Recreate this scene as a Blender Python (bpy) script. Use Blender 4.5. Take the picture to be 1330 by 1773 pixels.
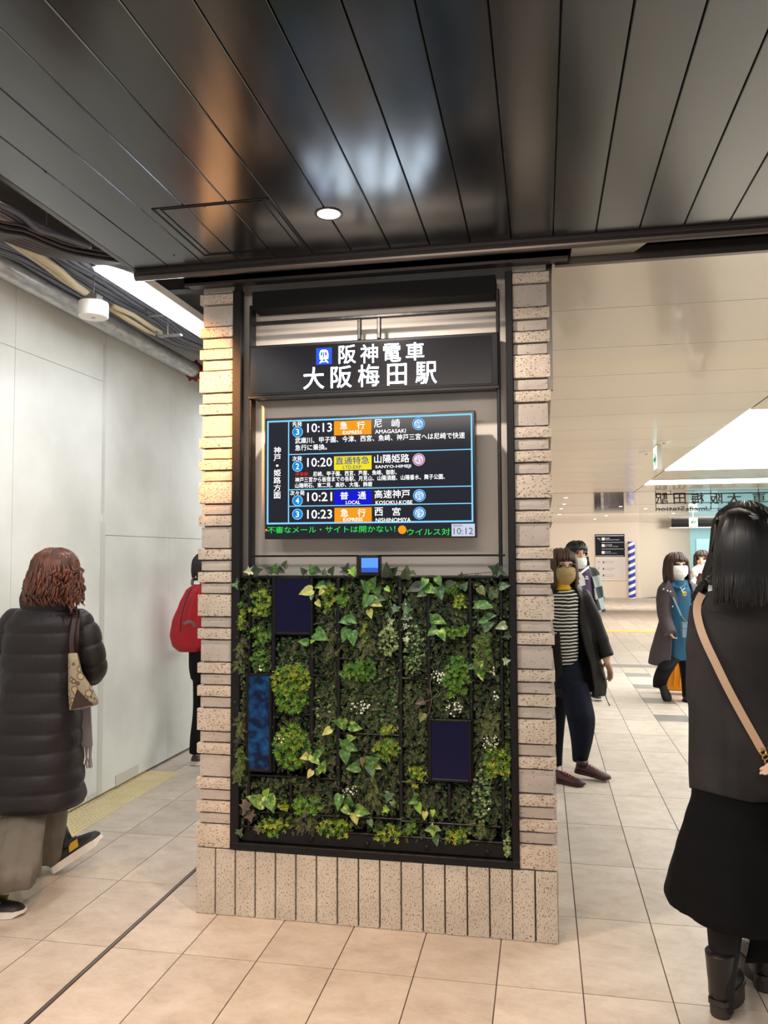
import bpy, math, random
from mathutils import Vector, Matrix, noise
for o in list(bpy.data.objects): bpy.data.objects.remove(o)
SC = bpy.context.scene
COL = SC.collection
PI = math.pi

# ------------------------------------------------------------------ camera
CW, CH, FPX = 1330, 1773, 1387.32
CAM = Vector((1.4811, -3.2987, 1.5333))
FW = Vector((-0.19243, 0.9799, 0.05257)).normalized()
RT = Vector((0.981205, 0.192919, -0.00435)).normalized()
UP = RT.cross(FW).normalized()
RV = Vector((0.9812, 0.1929, 0))      # horizontal, to the right of the view
FV = Vector((-0.1929, 0.9812, 0))     # horizontal, away from the viewer
ZV = Vector((0, 0, 1))
cd = bpy.data.cameras.new('camera'); cam = bpy.data.objects.new('camera', cd); COL.objects.link(cam)
cd.sensor_fit = 'VERTICAL'; cd.sensor_height = 36; cd.lens = FPX / CH * 36
cd.clip_start = 0.05; cd.clip_end = 200
Mx = Matrix((RT, UP, -FW)).transposed().to_4x4(); Mx.translation = CAM
cam.matrix_world = Mx; SC.camera = cam

# ------------------------------------------------------------------ world, lights, exposure
SC.view_settings.view_transform = 'Standard'; SC.view_settings.look = 'None'
SC.view_settings.gamma = 1; SC.view_settings.use_curve_mapping = False
SC.view_settings.exposure = 0.3
wd = bpy.data.worlds.new('world'); SC.world = wd; wd.use_nodes = True
wd.node_tree.nodes['Background'].inputs[0].default_value = (1.0, 0.985, 0.96, 1)
wd.node_tree.nodes['Background'].inputs[1].default_value = 0.36

def lamp(name, kind, loc, energy, color=(1, 1, 1), size=.1, size_y=None, aim=None, spot=None, blend=.4):
    l = bpy.data.lights.new(name, kind); l.energy = energy; l.color = color
    if kind == 'AREA':
        l.shape = 'RECTANGLE'; l.size = size; l.size_y = size_y or size
    elif kind in ('SPOT', 'POINT'):
        l.shadow_soft_size = size
        if kind == 'SPOT': l.spot_size = math.radians(spot); l.spot_blend = blend
    o = bpy.data.objects.new(name, l); COL.objects.link(o); o.location = loc
    d = (Vector(aim) - Vector(loc)) if aim else Vector((0, 0, -1))
    o.rotation_euler = d.to_track_quat('-Z', 'Y').to_euler()
    return o
lamp('warm_downlight_lamp', 'SPOT', (-.34, -1.15, 2.79), 330, (1.0, .44, .13), .03, aim=(-.15, 0, 2.22), spot=38, blend=.6)
lamp('hall_downlight_lamp', 'SPOT', (.55, -1.9, 2.74), 230, (1.0, .56, .29), .06, aim=(.50, -1.05, 0), spot=74, blend=.95)
lamp('downlight_lamp', 'SPOT', (.745, -.561, 2.74), 70, (1.0, .86, .74), .035, aim=(.745, -.50, 0), spot=160, blend=.35)
lamp('corridor_lamp', 'AREA', (-.535, .75, 2.88), 13, (.97, .98, 1.0), .08, 1.24)
lamp('corridor_fill_lamp', 'AREA', (-.6, 3.6, 2.88), 20, (.97, .98, 1.0), .08, 1.24)  # unseen fill, added deeper in to even out the white wall
lamp('pillar_fill_lamp', 'AREA', (.9, -2.7, 2.74), 36, (1.0, .88, .78), 1.6, .5, aim=(.8, 0, 1.6))  # added soft fill that lights the pillar front evenly, no fixture there
lamp('corridor_rear_fill_lamp', 'AREA', (-.55, -2.4, 2.9), 30, (1.0, .98, .94), .2, 2.4)  # unseen fill behind the view, added for the white wall
lamp('hall_rear_lamp', 'AREA', (2.6, -3.4, 2.7), 30, (1.0, .93, .84), 1.6, .5)
lamp('concourse_lamp', 'AREA', (5.0, 5.8, 2.66), 175, (.97, 1.0, .98), 3.4, 4.2)
lamp('concourse_mid_fill_lamp', 'AREA', (4.5, 14.5, 2.55), 230, (1.0, .91, .82), 6, 4)  # added fill over the mid concourse floor
lamp('far_wall_fill_lamp', 'AREA', (4.0, 19.5, 2.5), 420, (1.0, .93, .84), 7, 1.5, aim=(3.8, 25.4, 1.0))  # added fill, tilted to brighten the far wall
lamp('teal_wall_fill_lamp', 'AREA', (8.3, 23.5, 2.5), 220, (.95, 1, 1), 3, 1, aim=(8.5, 28.4, 1.2))  # added fill to brighten the teal wall, no fixture there
lamp('side_hall_lamp', 'AREA', (3.3, 1.6, 2.68), 34, (1.0, .97, .92), 1.2, 1.2)

# ------------------------------------------------------------------ materials
def srgb(c):
    if isinstance(c, str): c = [int(c[i:i+2], 16) for i in (0, 2, 4)]
    r = [(v/255)/12.92 if v/255 <= .04045 else ((v/255+.055)/1.055)**2.4 for v in c]
    return (r[0], r[1], r[2], 1)
MATS = {}
def mat(name, c, rough=.6, metal=0, bump=None, var=None, spec=None, sheen=0, emit=None, es=0, stretch=(1, 1, 1), coat=0):
    m = bpy.data.materials.new(name); m.use_nodes = True; nt = m.node_tree; N = nt.nodes; L = nt.links
    b = N['Principled BSDF']; b.inputs['Base Color'].default_value = srgb(c)
    b.inputs['Roughness'].default_value = rough; b.inputs['Metallic'].default_value = metal
    if spec is not None: b.inputs['Specular IOR Level'].default_value = spec
    if sheen: b.inputs['Sheen Weight'].default_value = sheen
    if coat: b.inputs['Coat Weight'].default_value = coat
    if emit is not None:
        b.inputs['Emission Color'].default_value = srgb(emit); b.inputs['Emission Strength'].default_value = es
    g = None
    if bump or var:
        g = N.new('ShaderNodeNewGeometry'); mp = N.new('ShaderNodeMapping'); mp.inputs['Scale'].default_value = stretch
        L.new(g.outputs['Position'], mp.inputs['Vector'])
    if bump:
        t = N.new('ShaderNodeTexNoise'); t.inputs['Scale'].default_value = bump[0]; t.inputs['Detail'].default_value = 6
        L.new(mp.outputs[0], t.inputs['Vector'])
        bp = N.new('ShaderNodeBump'); bp.inputs['Strength'].default_value = bump[1]; bp.inputs['Distance'].default_value = bump[2] if len(bump) > 2 else .003
        L.new(t.outputs['Fac'], bp.inputs['Height']); L.new(bp.outputs[0], b.inputs['Normal'])
    if var:   # var = (scale, other colour, low, high)
        t = N.new('ShaderNodeTexNoise'); t.inputs['Scale'].default_value = var[0]; t.inputs['Detail'].default_value = 5
        L.new(mp.outputs[0], t.inputs['Vector'])
        r = N.new('ShaderNodeMapRange'); r.inputs['From Min'].default_value = var[2]; r.inputs['From Max'].default_value = var[3]
        L.new(t.outputs['Fac'], r.inputs['Value'])
        mx = N.new('ShaderNodeMix'); mx.data_type = 'RGBA'
        mx.inputs['A'].default_value = srgb(c); mx.inputs['B'].default_value = srgb(var[1])
        L.new(r.outputs[0], mx.inputs['Factor']); L.new(mx.outputs['Result'], b.inputs['Base Color'])
    MATS[name] = m
    return m
M = MATS
def nodes(m): return m.node_tree.nodes, m.node_tree.links, m.node_tree.nodes['Principled BSDF']

def floor_mat(name, ca, cb, cdk):
    m = mat(name, ca, .42); N, L, b = nodes(m)
    g = N.new('ShaderNodeNewGeometry')
    mp = N.new('ShaderNodeMapping'); mp.inputs['Rotation'].default_value = (0, 0, .6); mp.inputs['Scale'].default_value = (1, 1.5, 1)
    L.new(g.outputs['Position'], mp.inputs[0])
    # one offset for each tile
    sep = N.new('ShaderNodeSeparateXYZ'); L.new(g.outputs['Position'], sep.inputs[0])
    cs = []
    for ax, off, s in ((0, .199, .3), (1, .341, .6)):
        a = N.new('ShaderNodeMath'); a.operation = 'ADD'; a.inputs[1].default_value = off; L.new(sep.outputs[ax], a.inputs[0])
        d = N.new('ShaderNodeMath'); d.operation = 'DIVIDE'; d.inputs[1].default_value = s; L.new(a.outputs[0], d.inputs[0])
        f = N.new('ShaderNodeMath'); f.operation = 'FLOOR'; L.new(d.outputs[0], f.inputs[0]); cs.append(f)
    cb_ = N.new('ShaderNodeCombineXYZ'); L.new(cs[0].outputs[0], cb_.inputs[0]); L.new(cs[1].outputs[0], cb_.inputs[1])
    wn = N.new('ShaderNodeTexWhiteNoise'); wn.noise_dimensions = '3D'; L.new(cb_.outputs[0], wn.inputs['Vector'])
    va = N.new('ShaderNodeVectorMath'); va.operation = 'MULTIPLY_ADD'; va.inputs[1].default_value = (9, 9, 9)
    L.new(wn.outputs['Color'], va.inputs[0]); L.new(mp.outputs[0], va.inputs[2])
    t = N.new('ShaderNodeTexNoise'); t.inputs['Scale'].default_value = 5.5; t.inputs['Detail'].default_value = 11; t.inputs['Roughness'].default_value = .76
    t.inputs['Distortion'].default_value = .25
    L.new(va.outputs[0], t.inputs['Vector'])
    r = N.new('ShaderNodeValToRGB'); r.color_ramp.elements[0].position = .3; r.color_ramp.elements[0].color = srgb(cdk)
    r.color_ramp.elements[1].position = .72; r.color_ramp.elements[1].color = srgb(cb)
    e = r.color_ramp.elements.new(.5); e.color = srgb(ca)
    L.new(t.outputs['Fac'], r.inputs[0])
    hv = N.new('ShaderNodeMapRange'); hv.inputs['To Min'].default_value = .9; hv.inputs['To Max'].default_value = 1.06
    L.new(wn.outputs['Value'], hv.inputs['Value'])
    mu = N.new('ShaderNodeVectorMath'); mu.operation = 'SCALE'; L.new(r.outputs[0], mu.inputs[0]); L.new(hv.outputs[0], mu.inputs['Scale'])
    L.new(mu.outputs[0], b.inputs['Base Color'])
    rr = N.new('ShaderNodeMapRange'); rr.inputs['To Min'].default_value = .34; rr.inputs['To Max'].default_value = .55
    L.new(t.outputs['Fac'], rr.inputs['Value']); L.new(rr.outputs[0], b.inputs['Roughness'])
    return m
floor_mat('stone_tile', (196, 184, 170), (212, 203, 191), (174, 160, 145))
floor_mat('grey_stone_tile', (128, 126, 120), (140, 138, 132), (112, 110, 104))
mat('grout', (104, 93, 82), .9)
mat('joint_metal', (70, 62, 58), .5, .3)
mat('joint_steel', (170, 160, 150), .35, .8)
mat('tactile_yellow', (220, 206, 164), .6, var=(8, (210, 194, 148), .4, .7))
mat('line_yellow', (236, 196, 96), .55)

def brick_mat(name, c, dark, thr, bumpd, sc=(26, 60, 95)):
    m = mat(name, c, .88); N, L, b = nodes(m)
    g = N.new('ShaderNodeNewGeometry')
    def nz(scale, s3, det=4):
        mp = N.new('ShaderNodeMapping'); mp.inputs['Scale'].default_value = s3; L.new(g.outputs['Position'], mp.inputs[0])
        t = N.new('ShaderNodeTexNoise'); t.inputs['Scale'].default_value = scale; t.inputs['Detail'].default_value = det; L.new(mp.outputs[0], t.inputs['Vector']); return t
    pit = nz(1, sc, 3); big = nz(6, (1, 1, 1)); fine = nz(220, (1, 1, 1), 2)
    r = N.new('ShaderNodeMapRange'); r.inputs['From Min'].default_value = thr; r.inputs['From Max'].default_value = thr + .05; L.new(pit.outputs['Fac'], r.inputs['Value'])
    bv = N.new('ShaderNodeMapRange'); bv.inputs['From Min'].default_value = .3; bv.inputs['From Max'].default_value = .7; bv.inputs['To Min'].default_value = .88; bv.inputs['To Max'].default_value = 1.1
    L.new(big.outputs['Fac'], bv.inputs['Value'])
    sc_ = N.new('ShaderNodeVectorMath'); sc_.operation = 'SCALE'; sc_.inputs[0].default_value = srgb(c)[:3]; L.new(bv.outputs[0], sc_.inputs['Scale'])
    mx = N.new('ShaderNodeMix'); mx.data_type = 'RGBA'; mx.inputs['B'].default_value = srgb(dark)
    L.new(sc_.outputs[0], mx.inputs['A']); L.new(r.outputs[0], mx.inputs['Factor']); L.new(mx.outputs['Result'], b.inputs['Base Color'])
    h = N.new('ShaderNodeMath'); h.operation = 'MULTIPLY_ADD'; h.inputs[1].default_value = -1; L.new(r.outputs[0], h.inputs[0])
    f2 = N.new('ShaderNodeMath'); f2.operation = 'MULTIPLY'; f2.inputs[1].default_value = .5; L.new(fine.outputs['Fac'], f2.inputs[0]); L.new(f2.outputs[0], h.inputs[2])
    bp = N.new('ShaderNodeBump'); bp.inputs['Strength'].default_value = .8; bp.inputs['Distance'].default_value = bumpd
    L.new(h.outputs[0], bp.inputs['Height']); L.new(bp.outputs[0], b.inputs['Normal'])
    return m
brick_mat('rough_brick', (196, 183, 168), (118, 102, 86), .60, .003, (110, 130, 220))
brick_mat('smooth_brick', (180, 171, 162), (132, 122, 112), .64, .0015, (70, 90, 130))
brick_mat('base_tile', (192, 185, 173), (122, 110, 94), .60, .003, (230, 150, 110))
mat('mortar', (112, 100, 92), .95)
mat('black_steel', (20, 19, 21), .5, .2, spec=.3, bump=(60, .25, .002))
mat('trellis_steel', (15, 15, 17), .4, .2, spec=.4, bump=(28, .5, .004))
mat('back_board', (214, 206, 197), .7)
mat('bronze_metal', (92, 86, 82), .32, .85)
mat('dark_metal', (58, 54, 53), .4, .7)
mat('slot_black', (14, 13, 14), .7, spec=.2)
m = mat('ceiling_slat', (96, 97, 98), .2, .96); N, L, b = nodes(m); b.inputs['Anisotropic'].default_value = .35
mat('slat_edge', (24, 23, 23), .5, .5)
mat('cover_plate', (158, 156, 146), .45, .2)
mat('cream_ceiling', (216, 207, 192), .2, 0, spec=.6, coat=.15)
mat('grey_ceiling', (150, 140, 130), .07, .5, spec=.9)
mat('seam_dark', (60, 54, 50), .7)
mat('light_panel', (255, 255, 255), .3, emit=(246, 255, 252), es=2.6)
mat('wall_board', (226, 230, 228), .72, var=(1.6, (208, 212, 208), .4, .65), bump=(9, .12, .004))
mat('board_seam', (150, 148, 142), .8)
mat('silver_tape', (205, 206, 205), .35, .15, bump=(90, .3))
mat('far_wall', (206, 192, 176), .45)
mat('far_wall_side', (214, 198, 180), .45)
mat('teal_wall', (120, 182, 188), .4)
mat('teal_pane', (150, 208, 220), .3)
mat('concrete', (92, 86, 80), .9, bump=(20, .4))
mat('cable_grey', (84, 88, 100), .5); mat('cable_dark', (44, 42, 46), .45); mat('cable_red', (96, 44, 40), .5)
mat('conduit_beige', (184, 172, 144), .6)
mat('galvanised', (190, 194, 197), .32, .45, var=(14, (166, 172, 176), .4, .6), stretch=(3, 1, 3))
mat('coupling_red', (128, 26, 24), .5)
mat('fixture_white', (232, 230, 224), .5)
mat('led_tube', (255, 255, 255), .3, emit=(255, 255, 255), es=9)
mat('lamp_glow', (255, 255, 255), .3, emit=(255, 240, 226), es=9)
mat('small_glow', (255, 255, 255), .3, emit=(255, 244, 226), es=4)
mat('bracket_steel', (150, 150, 148), .4, .8)
mat('sign_face', (15, 15, 20), .22, 0, spec=.14)
mat('sign_white', (255, 255, 255), .4, emit=(206, 232, 255), es=9)
mat('sign_blue', (3, 16, 50), .5, spec=.1, emit=(8, 80, 225), es=.85)
mat('tv_case', (16, 16, 18), .3)
mat('tv_screen', (8, 8, 10), .12, spec=.15, emit=(34, 37, 46), es=.75)
for n, c, s in (('white', (255, 255, 255), 1.3), ('cyan', (130, 206, 248), .95), ('pale', (214, 236, 250), .8), ('disc_blue', (20, 136, 226), .8), ('orange', (248, 160, 30), .8), ('yellow', (244, 232, 30), .8),
                ('blue', (10, 20, 210), .8), ('navy', (18, 30, 150), .8), ('red', (226, 40, 30), .9), ('green', (50, 232, 84), .85), ('pink', (226, 110, 150), .8), ('lilac', (214, 222, 244), .75)):
    mat('screen_'+n, (4, 4, 4), .6, spec=.05, emit=c, es=s)
mat('blue_screen', (60, 110, 190), .2, emit=(70, 124, 200), es=.8)
mat('blue_screen_low', (30, 64, 150), .2, emit=(30, 64, 150), es=.8)
mat('dim_screen', (6, 6, 20), .25, spec=.2, emit=(10, 8, 46), es=.5)
m = mat('water_screen', (8, 20, 48), .25, emit=(8, 30, 66), es=.6, var=None)
N, L, b = nodes(m); g = N.new('ShaderNodeNewGeometry'); t = N.new('ShaderNodeTexNoise'); t.inputs['Scale'].default_value = 26; t.inputs['Detail'].default_value = 6
r = N.new('ShaderNodeValToRGB'); r.color_ramp.elements[0].position = .42; r.color_ramp.elements[0].color = srgb((8, 12, 40)); r.color_ramp.elements[1].position = .78; r.color_ramp.elements[1].color = srgb((40, 130, 190))
L.new(g.outputs['Position'], t.inputs['Vector']); L.new(t.outputs['Fac'], r.inputs[0]); L.new(r.outputs[0], b.inputs['Emission Color']); b.inputs['Emission Strength'].default_value = .3; b.inputs['Specular IOR Level'].default_value = .2
mat('exit_white', (90, 90, 90), .4, emit=(236, 255, 248), es=.8); mat('exit_green', (0, 40, 22), .6, spec=.1, emit=(0, 160, 90), es=.8)
mat('board_navy', (12, 14, 28), .5, spec=.1); mat('board_grey', (196, 186, 180), .5); mat('print_white', (225, 225, 228), .5); mat('print_dark', (60, 56, 58), .5); mat('board_frame', (214, 202, 192), .5); mat('letter_black', (22, 22, 24), .4)
m = mat('stripe_wrap', (240, 240, 244), .5); N, L, b = nodes(m)
g = N.new('ShaderNodeNewGeometry'); sp = N.new('ShaderNodeSeparateXYZ'); L.new(g.outputs['Position'], sp.inputs[0])
a = N.new('ShaderNodeMath'); a.operation = 'MULTIPLY_ADD'; a.inputs[1].default_value = -.45; L.new(sp.outputs[0], a.inputs[0]); L.new(sp.outputs[2], a.inputs[2])
f = N.new('ShaderNodeMath'); f.operation = 'FRACT'; dv = N.new('ShaderNodeMath'); dv.operation = 'DIVIDE'; dv.inputs[1].default_value = .235
L.new(a.outputs[0], dv.inputs[0]); L.new(dv.outputs[0], f.inputs[0]); gt = N.new('ShaderNodeMath'); gt.operation = 'GREATER_THAN'; gt.inputs[1].default_value = .45; L.new(f.outputs[0], gt.inputs[0])
mx = N.new('ShaderNodeMix'); mx.data_type = 'RGBA'; mx.inputs['A'].default_value = srgb((232, 228, 232)); mx.inputs['B'].default_value = srgb((24, 50, 160)); L.new(gt.outputs[0], mx.inputs['Factor']); L.new(mx.outputs['Result'], b.inputs['Base Color'])
# people
mat('skin', (228, 186, 162), .55, spec=.35); mat('skin_dark', (196, 140, 112), .6)
mat('puffer_black', (34, 29, 32), .5, bump=(22, .55, .008), spec=.35); mat('collar_knit', (40, 37, 40), .9)
mat('brown_hair', (104, 56, 36), .42, var=(30, (58, 30, 22), .4, .65), stretch=(1, 1, .35)); mat('black_hair', (16, 14, 15), .34); mat('dark_brown_hair', (62, 42, 34), .45); mat('ash_hair', (74, 54, 40), .5)
mat('wide_trousers', (112, 105, 94), .85, bump=(14, .5, .01), var=(5, (92, 86, 78), .4, .6))
mat('scarf_grey', (126, 120, 124), .9)
mat('sneaker_black', (26, 26, 28), .5); mat('sneaker_grey', (68, 66, 68), .5); mat('sole_white', (226, 220, 214), .6); mat('patch_gold', (206, 160, 40), .4, .1)
m = mat('monogram_canvas', (176, 146, 104), .6); N, L, b = nodes(m)
g = N.new('ShaderNodeNewGeometry'); v = N.new('ShaderNodeTexVoronoi'); v.inputs['Scale'].default_value = 26; L.new(g.outputs['Position'], v.inputs['Vector'])
r = N.new('ShaderNodeValToRGB'); r.color_ramp.interpolation = 'CONSTANT'
r.color_ramp.elements[0].color = srgb((184, 160, 122)); r.color_ramp.elements[1].position = .34; r.color_ramp.elements[1].color = srgb((98, 84, 68)); e = r.color_ramp.elements.new(.46); e.color = srgb((160, 146, 122))
L.new(v.outputs['Distance'], r.inputs[0]); L.new(r.outputs[0], b.inputs['Base Color'])
mat('bag_brown', (54, 36, 30), .5)
mat('jacket_red', (188, 30, 34), .6, bump=(20, .3, .006)); mat('backpack_red', (170, 14, 34), .5, bump=(26, .3, .005)); mat('strap_grey', (110, 100, 98), .7)
mat('trousers_black', (14, 14, 17), .8, spec=.2)
m = mat('striped_knit', (20, 20, 24), .85); N, L, b = nodes(m)
g = N.new('ShaderNodeNewGeometry'); sp = N.new('ShaderNodeSeparateXYZ'); L.new(g.outputs['Position'], sp.inputs[0])
t = N.new('ShaderNodeTexNoise'); t.inputs['Scale'].default_value = 9; L.new(g.outputs['Position'], t.inputs['Vector'])
a = N.new('ShaderNodeMath'); a.operation = 'MULTIPLY_ADD'; a.inputs[1].default_value = .028; L.new(t.outputs['Fac'], a.inputs[0]); L.new(sp.outputs[2], a.inputs[2])
dv = N.new('ShaderNodeMath'); dv.operation = 'DIVIDE'; dv.inputs[1].default_value = .0235; L.new(a.outputs[0], dv.inputs[0])
f = N.new('ShaderNodeMath'); f.operation = 'FRACT'; L.new(dv.outputs[0], f.inputs[0]); gt = N.new('ShaderNodeMath'); gt.operation = 'GREATER_THAN'; gt.inputs[1].default_value = .60; L.new(f.outputs[0], gt.inputs[0])
mx = N.new('ShaderNodeMix'); mx.data_type = 'RGBA'; mx.inputs['A'].default_value = srgb((20, 22, 30)); mx.inputs['B'].default_value = srgb((226, 222, 210)); L.new(gt.outputs[0], mx.inputs['Factor']); L.new(mx.outputs['Result'], b.inputs['Base Color'])
mat('coat_black', (18, 16, 16), .55, spec=.3, bump=(18, .3, .008)); mat('denim_navy', (14, 20, 36), .8, spec=.2, bump=(20, .4, .006))
mat('mask_beige', (176, 152, 102), .8); mat('mask_white', (236, 236, 232), .8); mat('knit_mustard', (212, 164, 20), .8)
mat('shoe_maroon', (58, 22, 22), .5); mat('lace_red', (176, 30, 40), .6)
m = mat('plaid_grey', (96, 102, 100), .9); N, L, b = nodes(m)
g = N.new('ShaderNodeNewGeometry'); ck = N.new('ShaderNodeTexChecker'); ck.inputs['Scale'].default_value = 9; mp = N.new('ShaderNodeMapping'); mp.inputs['Rotation'].default_value = (0, .25, 0); L.new(g.outputs['Position'], mp.inputs[0]); L.new(mp.outputs[0], ck.inputs['Vector'])
ck.inputs['Color1'].default_value = srgb((150, 158, 154)); ck.inputs['Color2'].default_value = srgb((48, 52, 54)); L.new(ck.outputs['Color'], b.inputs['Base Color'])
mat('purple_cloth', (74, 54, 88), .75); mat('white_cloth', (226, 230, 230), .8); mat('print_orange', (226, 110, 50), .7)
mat('coat_plum', (78, 68, 74), .85, bump=(14, .3, .008)); mat('dress_teal', (14, 78, 110), .7, bump=(22, .5, .01)); mat('bag_blue', (104, 136, 156), .5); mat('gold', (206, 176, 100), .3, .9); mat('pearl', (236, 226, 206), .3)
mat('scarf_pink', (230, 196, 190), .9); mat('coat_dark_brown', (58, 44, 42), .8)
mat('suitcase_orange', (240, 150, 10), .4); mat('wheel_red', (110, 30, 20), .5)
mat('jacket_charcoal', (56, 53, 54), .85, spec=.2, bump=(160, .35, .002), var=(3, (40, 38, 39), .4, .6)); mat('skirt_black', (13, 13, 15), .8, spec=.15, bump=(8, .3, .01)); mat('tights', (14, 13, 15), .75)
mat('boot_leather', (32, 28, 27), .38); mat('boot_sole', (52, 45, 42), .6); mat('strap_beige', (206, 172, 142), .5)
mat('eye_dark', (30, 22, 20), .3); mat('lip', (186, 110, 104), .5); mat('glasses_metal', (150, 130, 110), .3, .8)
# plants
def leaf_mat(name, c1, c2, c3=None, scale=60):
    c1, c2 = [v*.88 for v in c1], [v*.88 for v in c2]
    m = mat(name, c1, .5, spec=.4); N, L, b = nodes(m)
    g = N.new('ShaderNodeNewGeometry'); t = N.new('ShaderNodeTexNoise'); t.inputs['Scale'].default_value = scale; t.inputs['Detail'].default_value = 3; L.new(g.outputs['Position'], t.inputs['Vector'])
    r = N.new('ShaderNodeValToRGB'); r.color_ramp.elements[0].position = .42; r.color_ramp.elements[0].color = srgb(c1); r.color_ramp.elements[1].position = .6; r.color_ramp.elements[1].color = srgb(c2)
    if c3: e = r.color_ramp.elements.new(.68); e.color = srgb(c3)
    L.new(t.outputs['Fac'], r.inputs[0]); L.new(r.outputs[0], b.inputs['Base Color']); b.inputs['Subsurface Weight'].default_value = 0
    return m
leaf_mat('fern_dark', (62, 76, 52), (86, 100, 62)); leaf_mat('fern_olive', (92, 106, 58), (122, 132, 74)); leaf_mat('fern_grey', (70, 72, 62), (98, 96, 80))
leaf_mat('star_green', (84, 138, 46), (130, 172, 50)); leaf_mat('star_yellow', (134, 158, 40), (176, 184, 64)); leaf_mat('star_mid', (66, 120, 54), (100, 150, 56))
leaf_mat('round_green', (56, 96, 56), (86, 124, 72)); leaf_mat('round_dark', (40, 68, 44), (62, 90, 56)); leaf_mat('round_pale', (120, 150, 92), (160, 180, 118))
mat('petal_white', (226, 230, 214), .6); mat('twig', (92, 82, 56), .8)
leaf_mat('pothos_green', (58, 106, 52), (96, 146, 70), (120, 160, 84)); leaf_mat('pothos_variegated', (56, 112, 50), (150, 184, 84), (206, 212, 130), 45); leaf_mat('pothos_yellow', (170, 182, 92), (208, 206, 130))
leaf_mat('ivy_green', (62, 96, 66), (110, 140, 100)); leaf_mat('ivy_pale', (150, 172, 130), (216, 220, 186)); leaf_mat('ivy_dark', (44, 66, 44), (62, 80, 56)); leaf_mat('leaf_bright', (120, 176, 50), (150, 196, 64)); leaf_mat('leaf_brown', (84, 74, 66), (104, 92, 78))
mat('soil', (34, 32, 26), .95, bump=(60, .8, .01), var=(40, (56, 54, 38), .45, .6))

# ------------------------------------------------------------------ helpers
def at_depth(px, py, d):
    return CAM + FW*d + RT*((px-CW/2)/FPX*d) - UP*((py-CH/2)/FPX*d)
def _ray(px, py): return FW + RT*((px-CW/2)/FPX) - UP*((py-CH/2)/FPX)
def at_y(px, py, y=0.):
    d = _ray(px, py); return CAM + d*((y-CAM.y)/d.y)
def at_x(px, py, x):
    d = _ray(px, py); return CAM + d*((x-CAM.x)/d.x)
def at_z(px, py, z=0.):
    d = _ray(px, py); return CAM + d*((z-CAM.z)/d.z)
def proj(P):
    q = Vector(P)-CAM; d = q.dot(FW); return (CW/2+FPX*q.dot(RT)/d, CH/2-FPX*q.dot(UP)/d, d)

def wloc(o):
    v = Vector((0, 0, 0))
    while o: v += o.location; o = o.parent
    return v
def tag(o, label=None, cat=None, group=None, kind=None):
    if label: o['label'] = label
    if cat: o['category'] = cat
    if group: o['group'] = group
    if kind: o['kind'] = kind
    return o
def thing(name, loc, label=None, cat=None, group=None, kind=None):
    o = bpy.data.objects.new(name, None); o.empty_display_size = .05; COL.objects.link(o); o.location = loc
    return tag(o, label, cat, group, kind)

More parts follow.
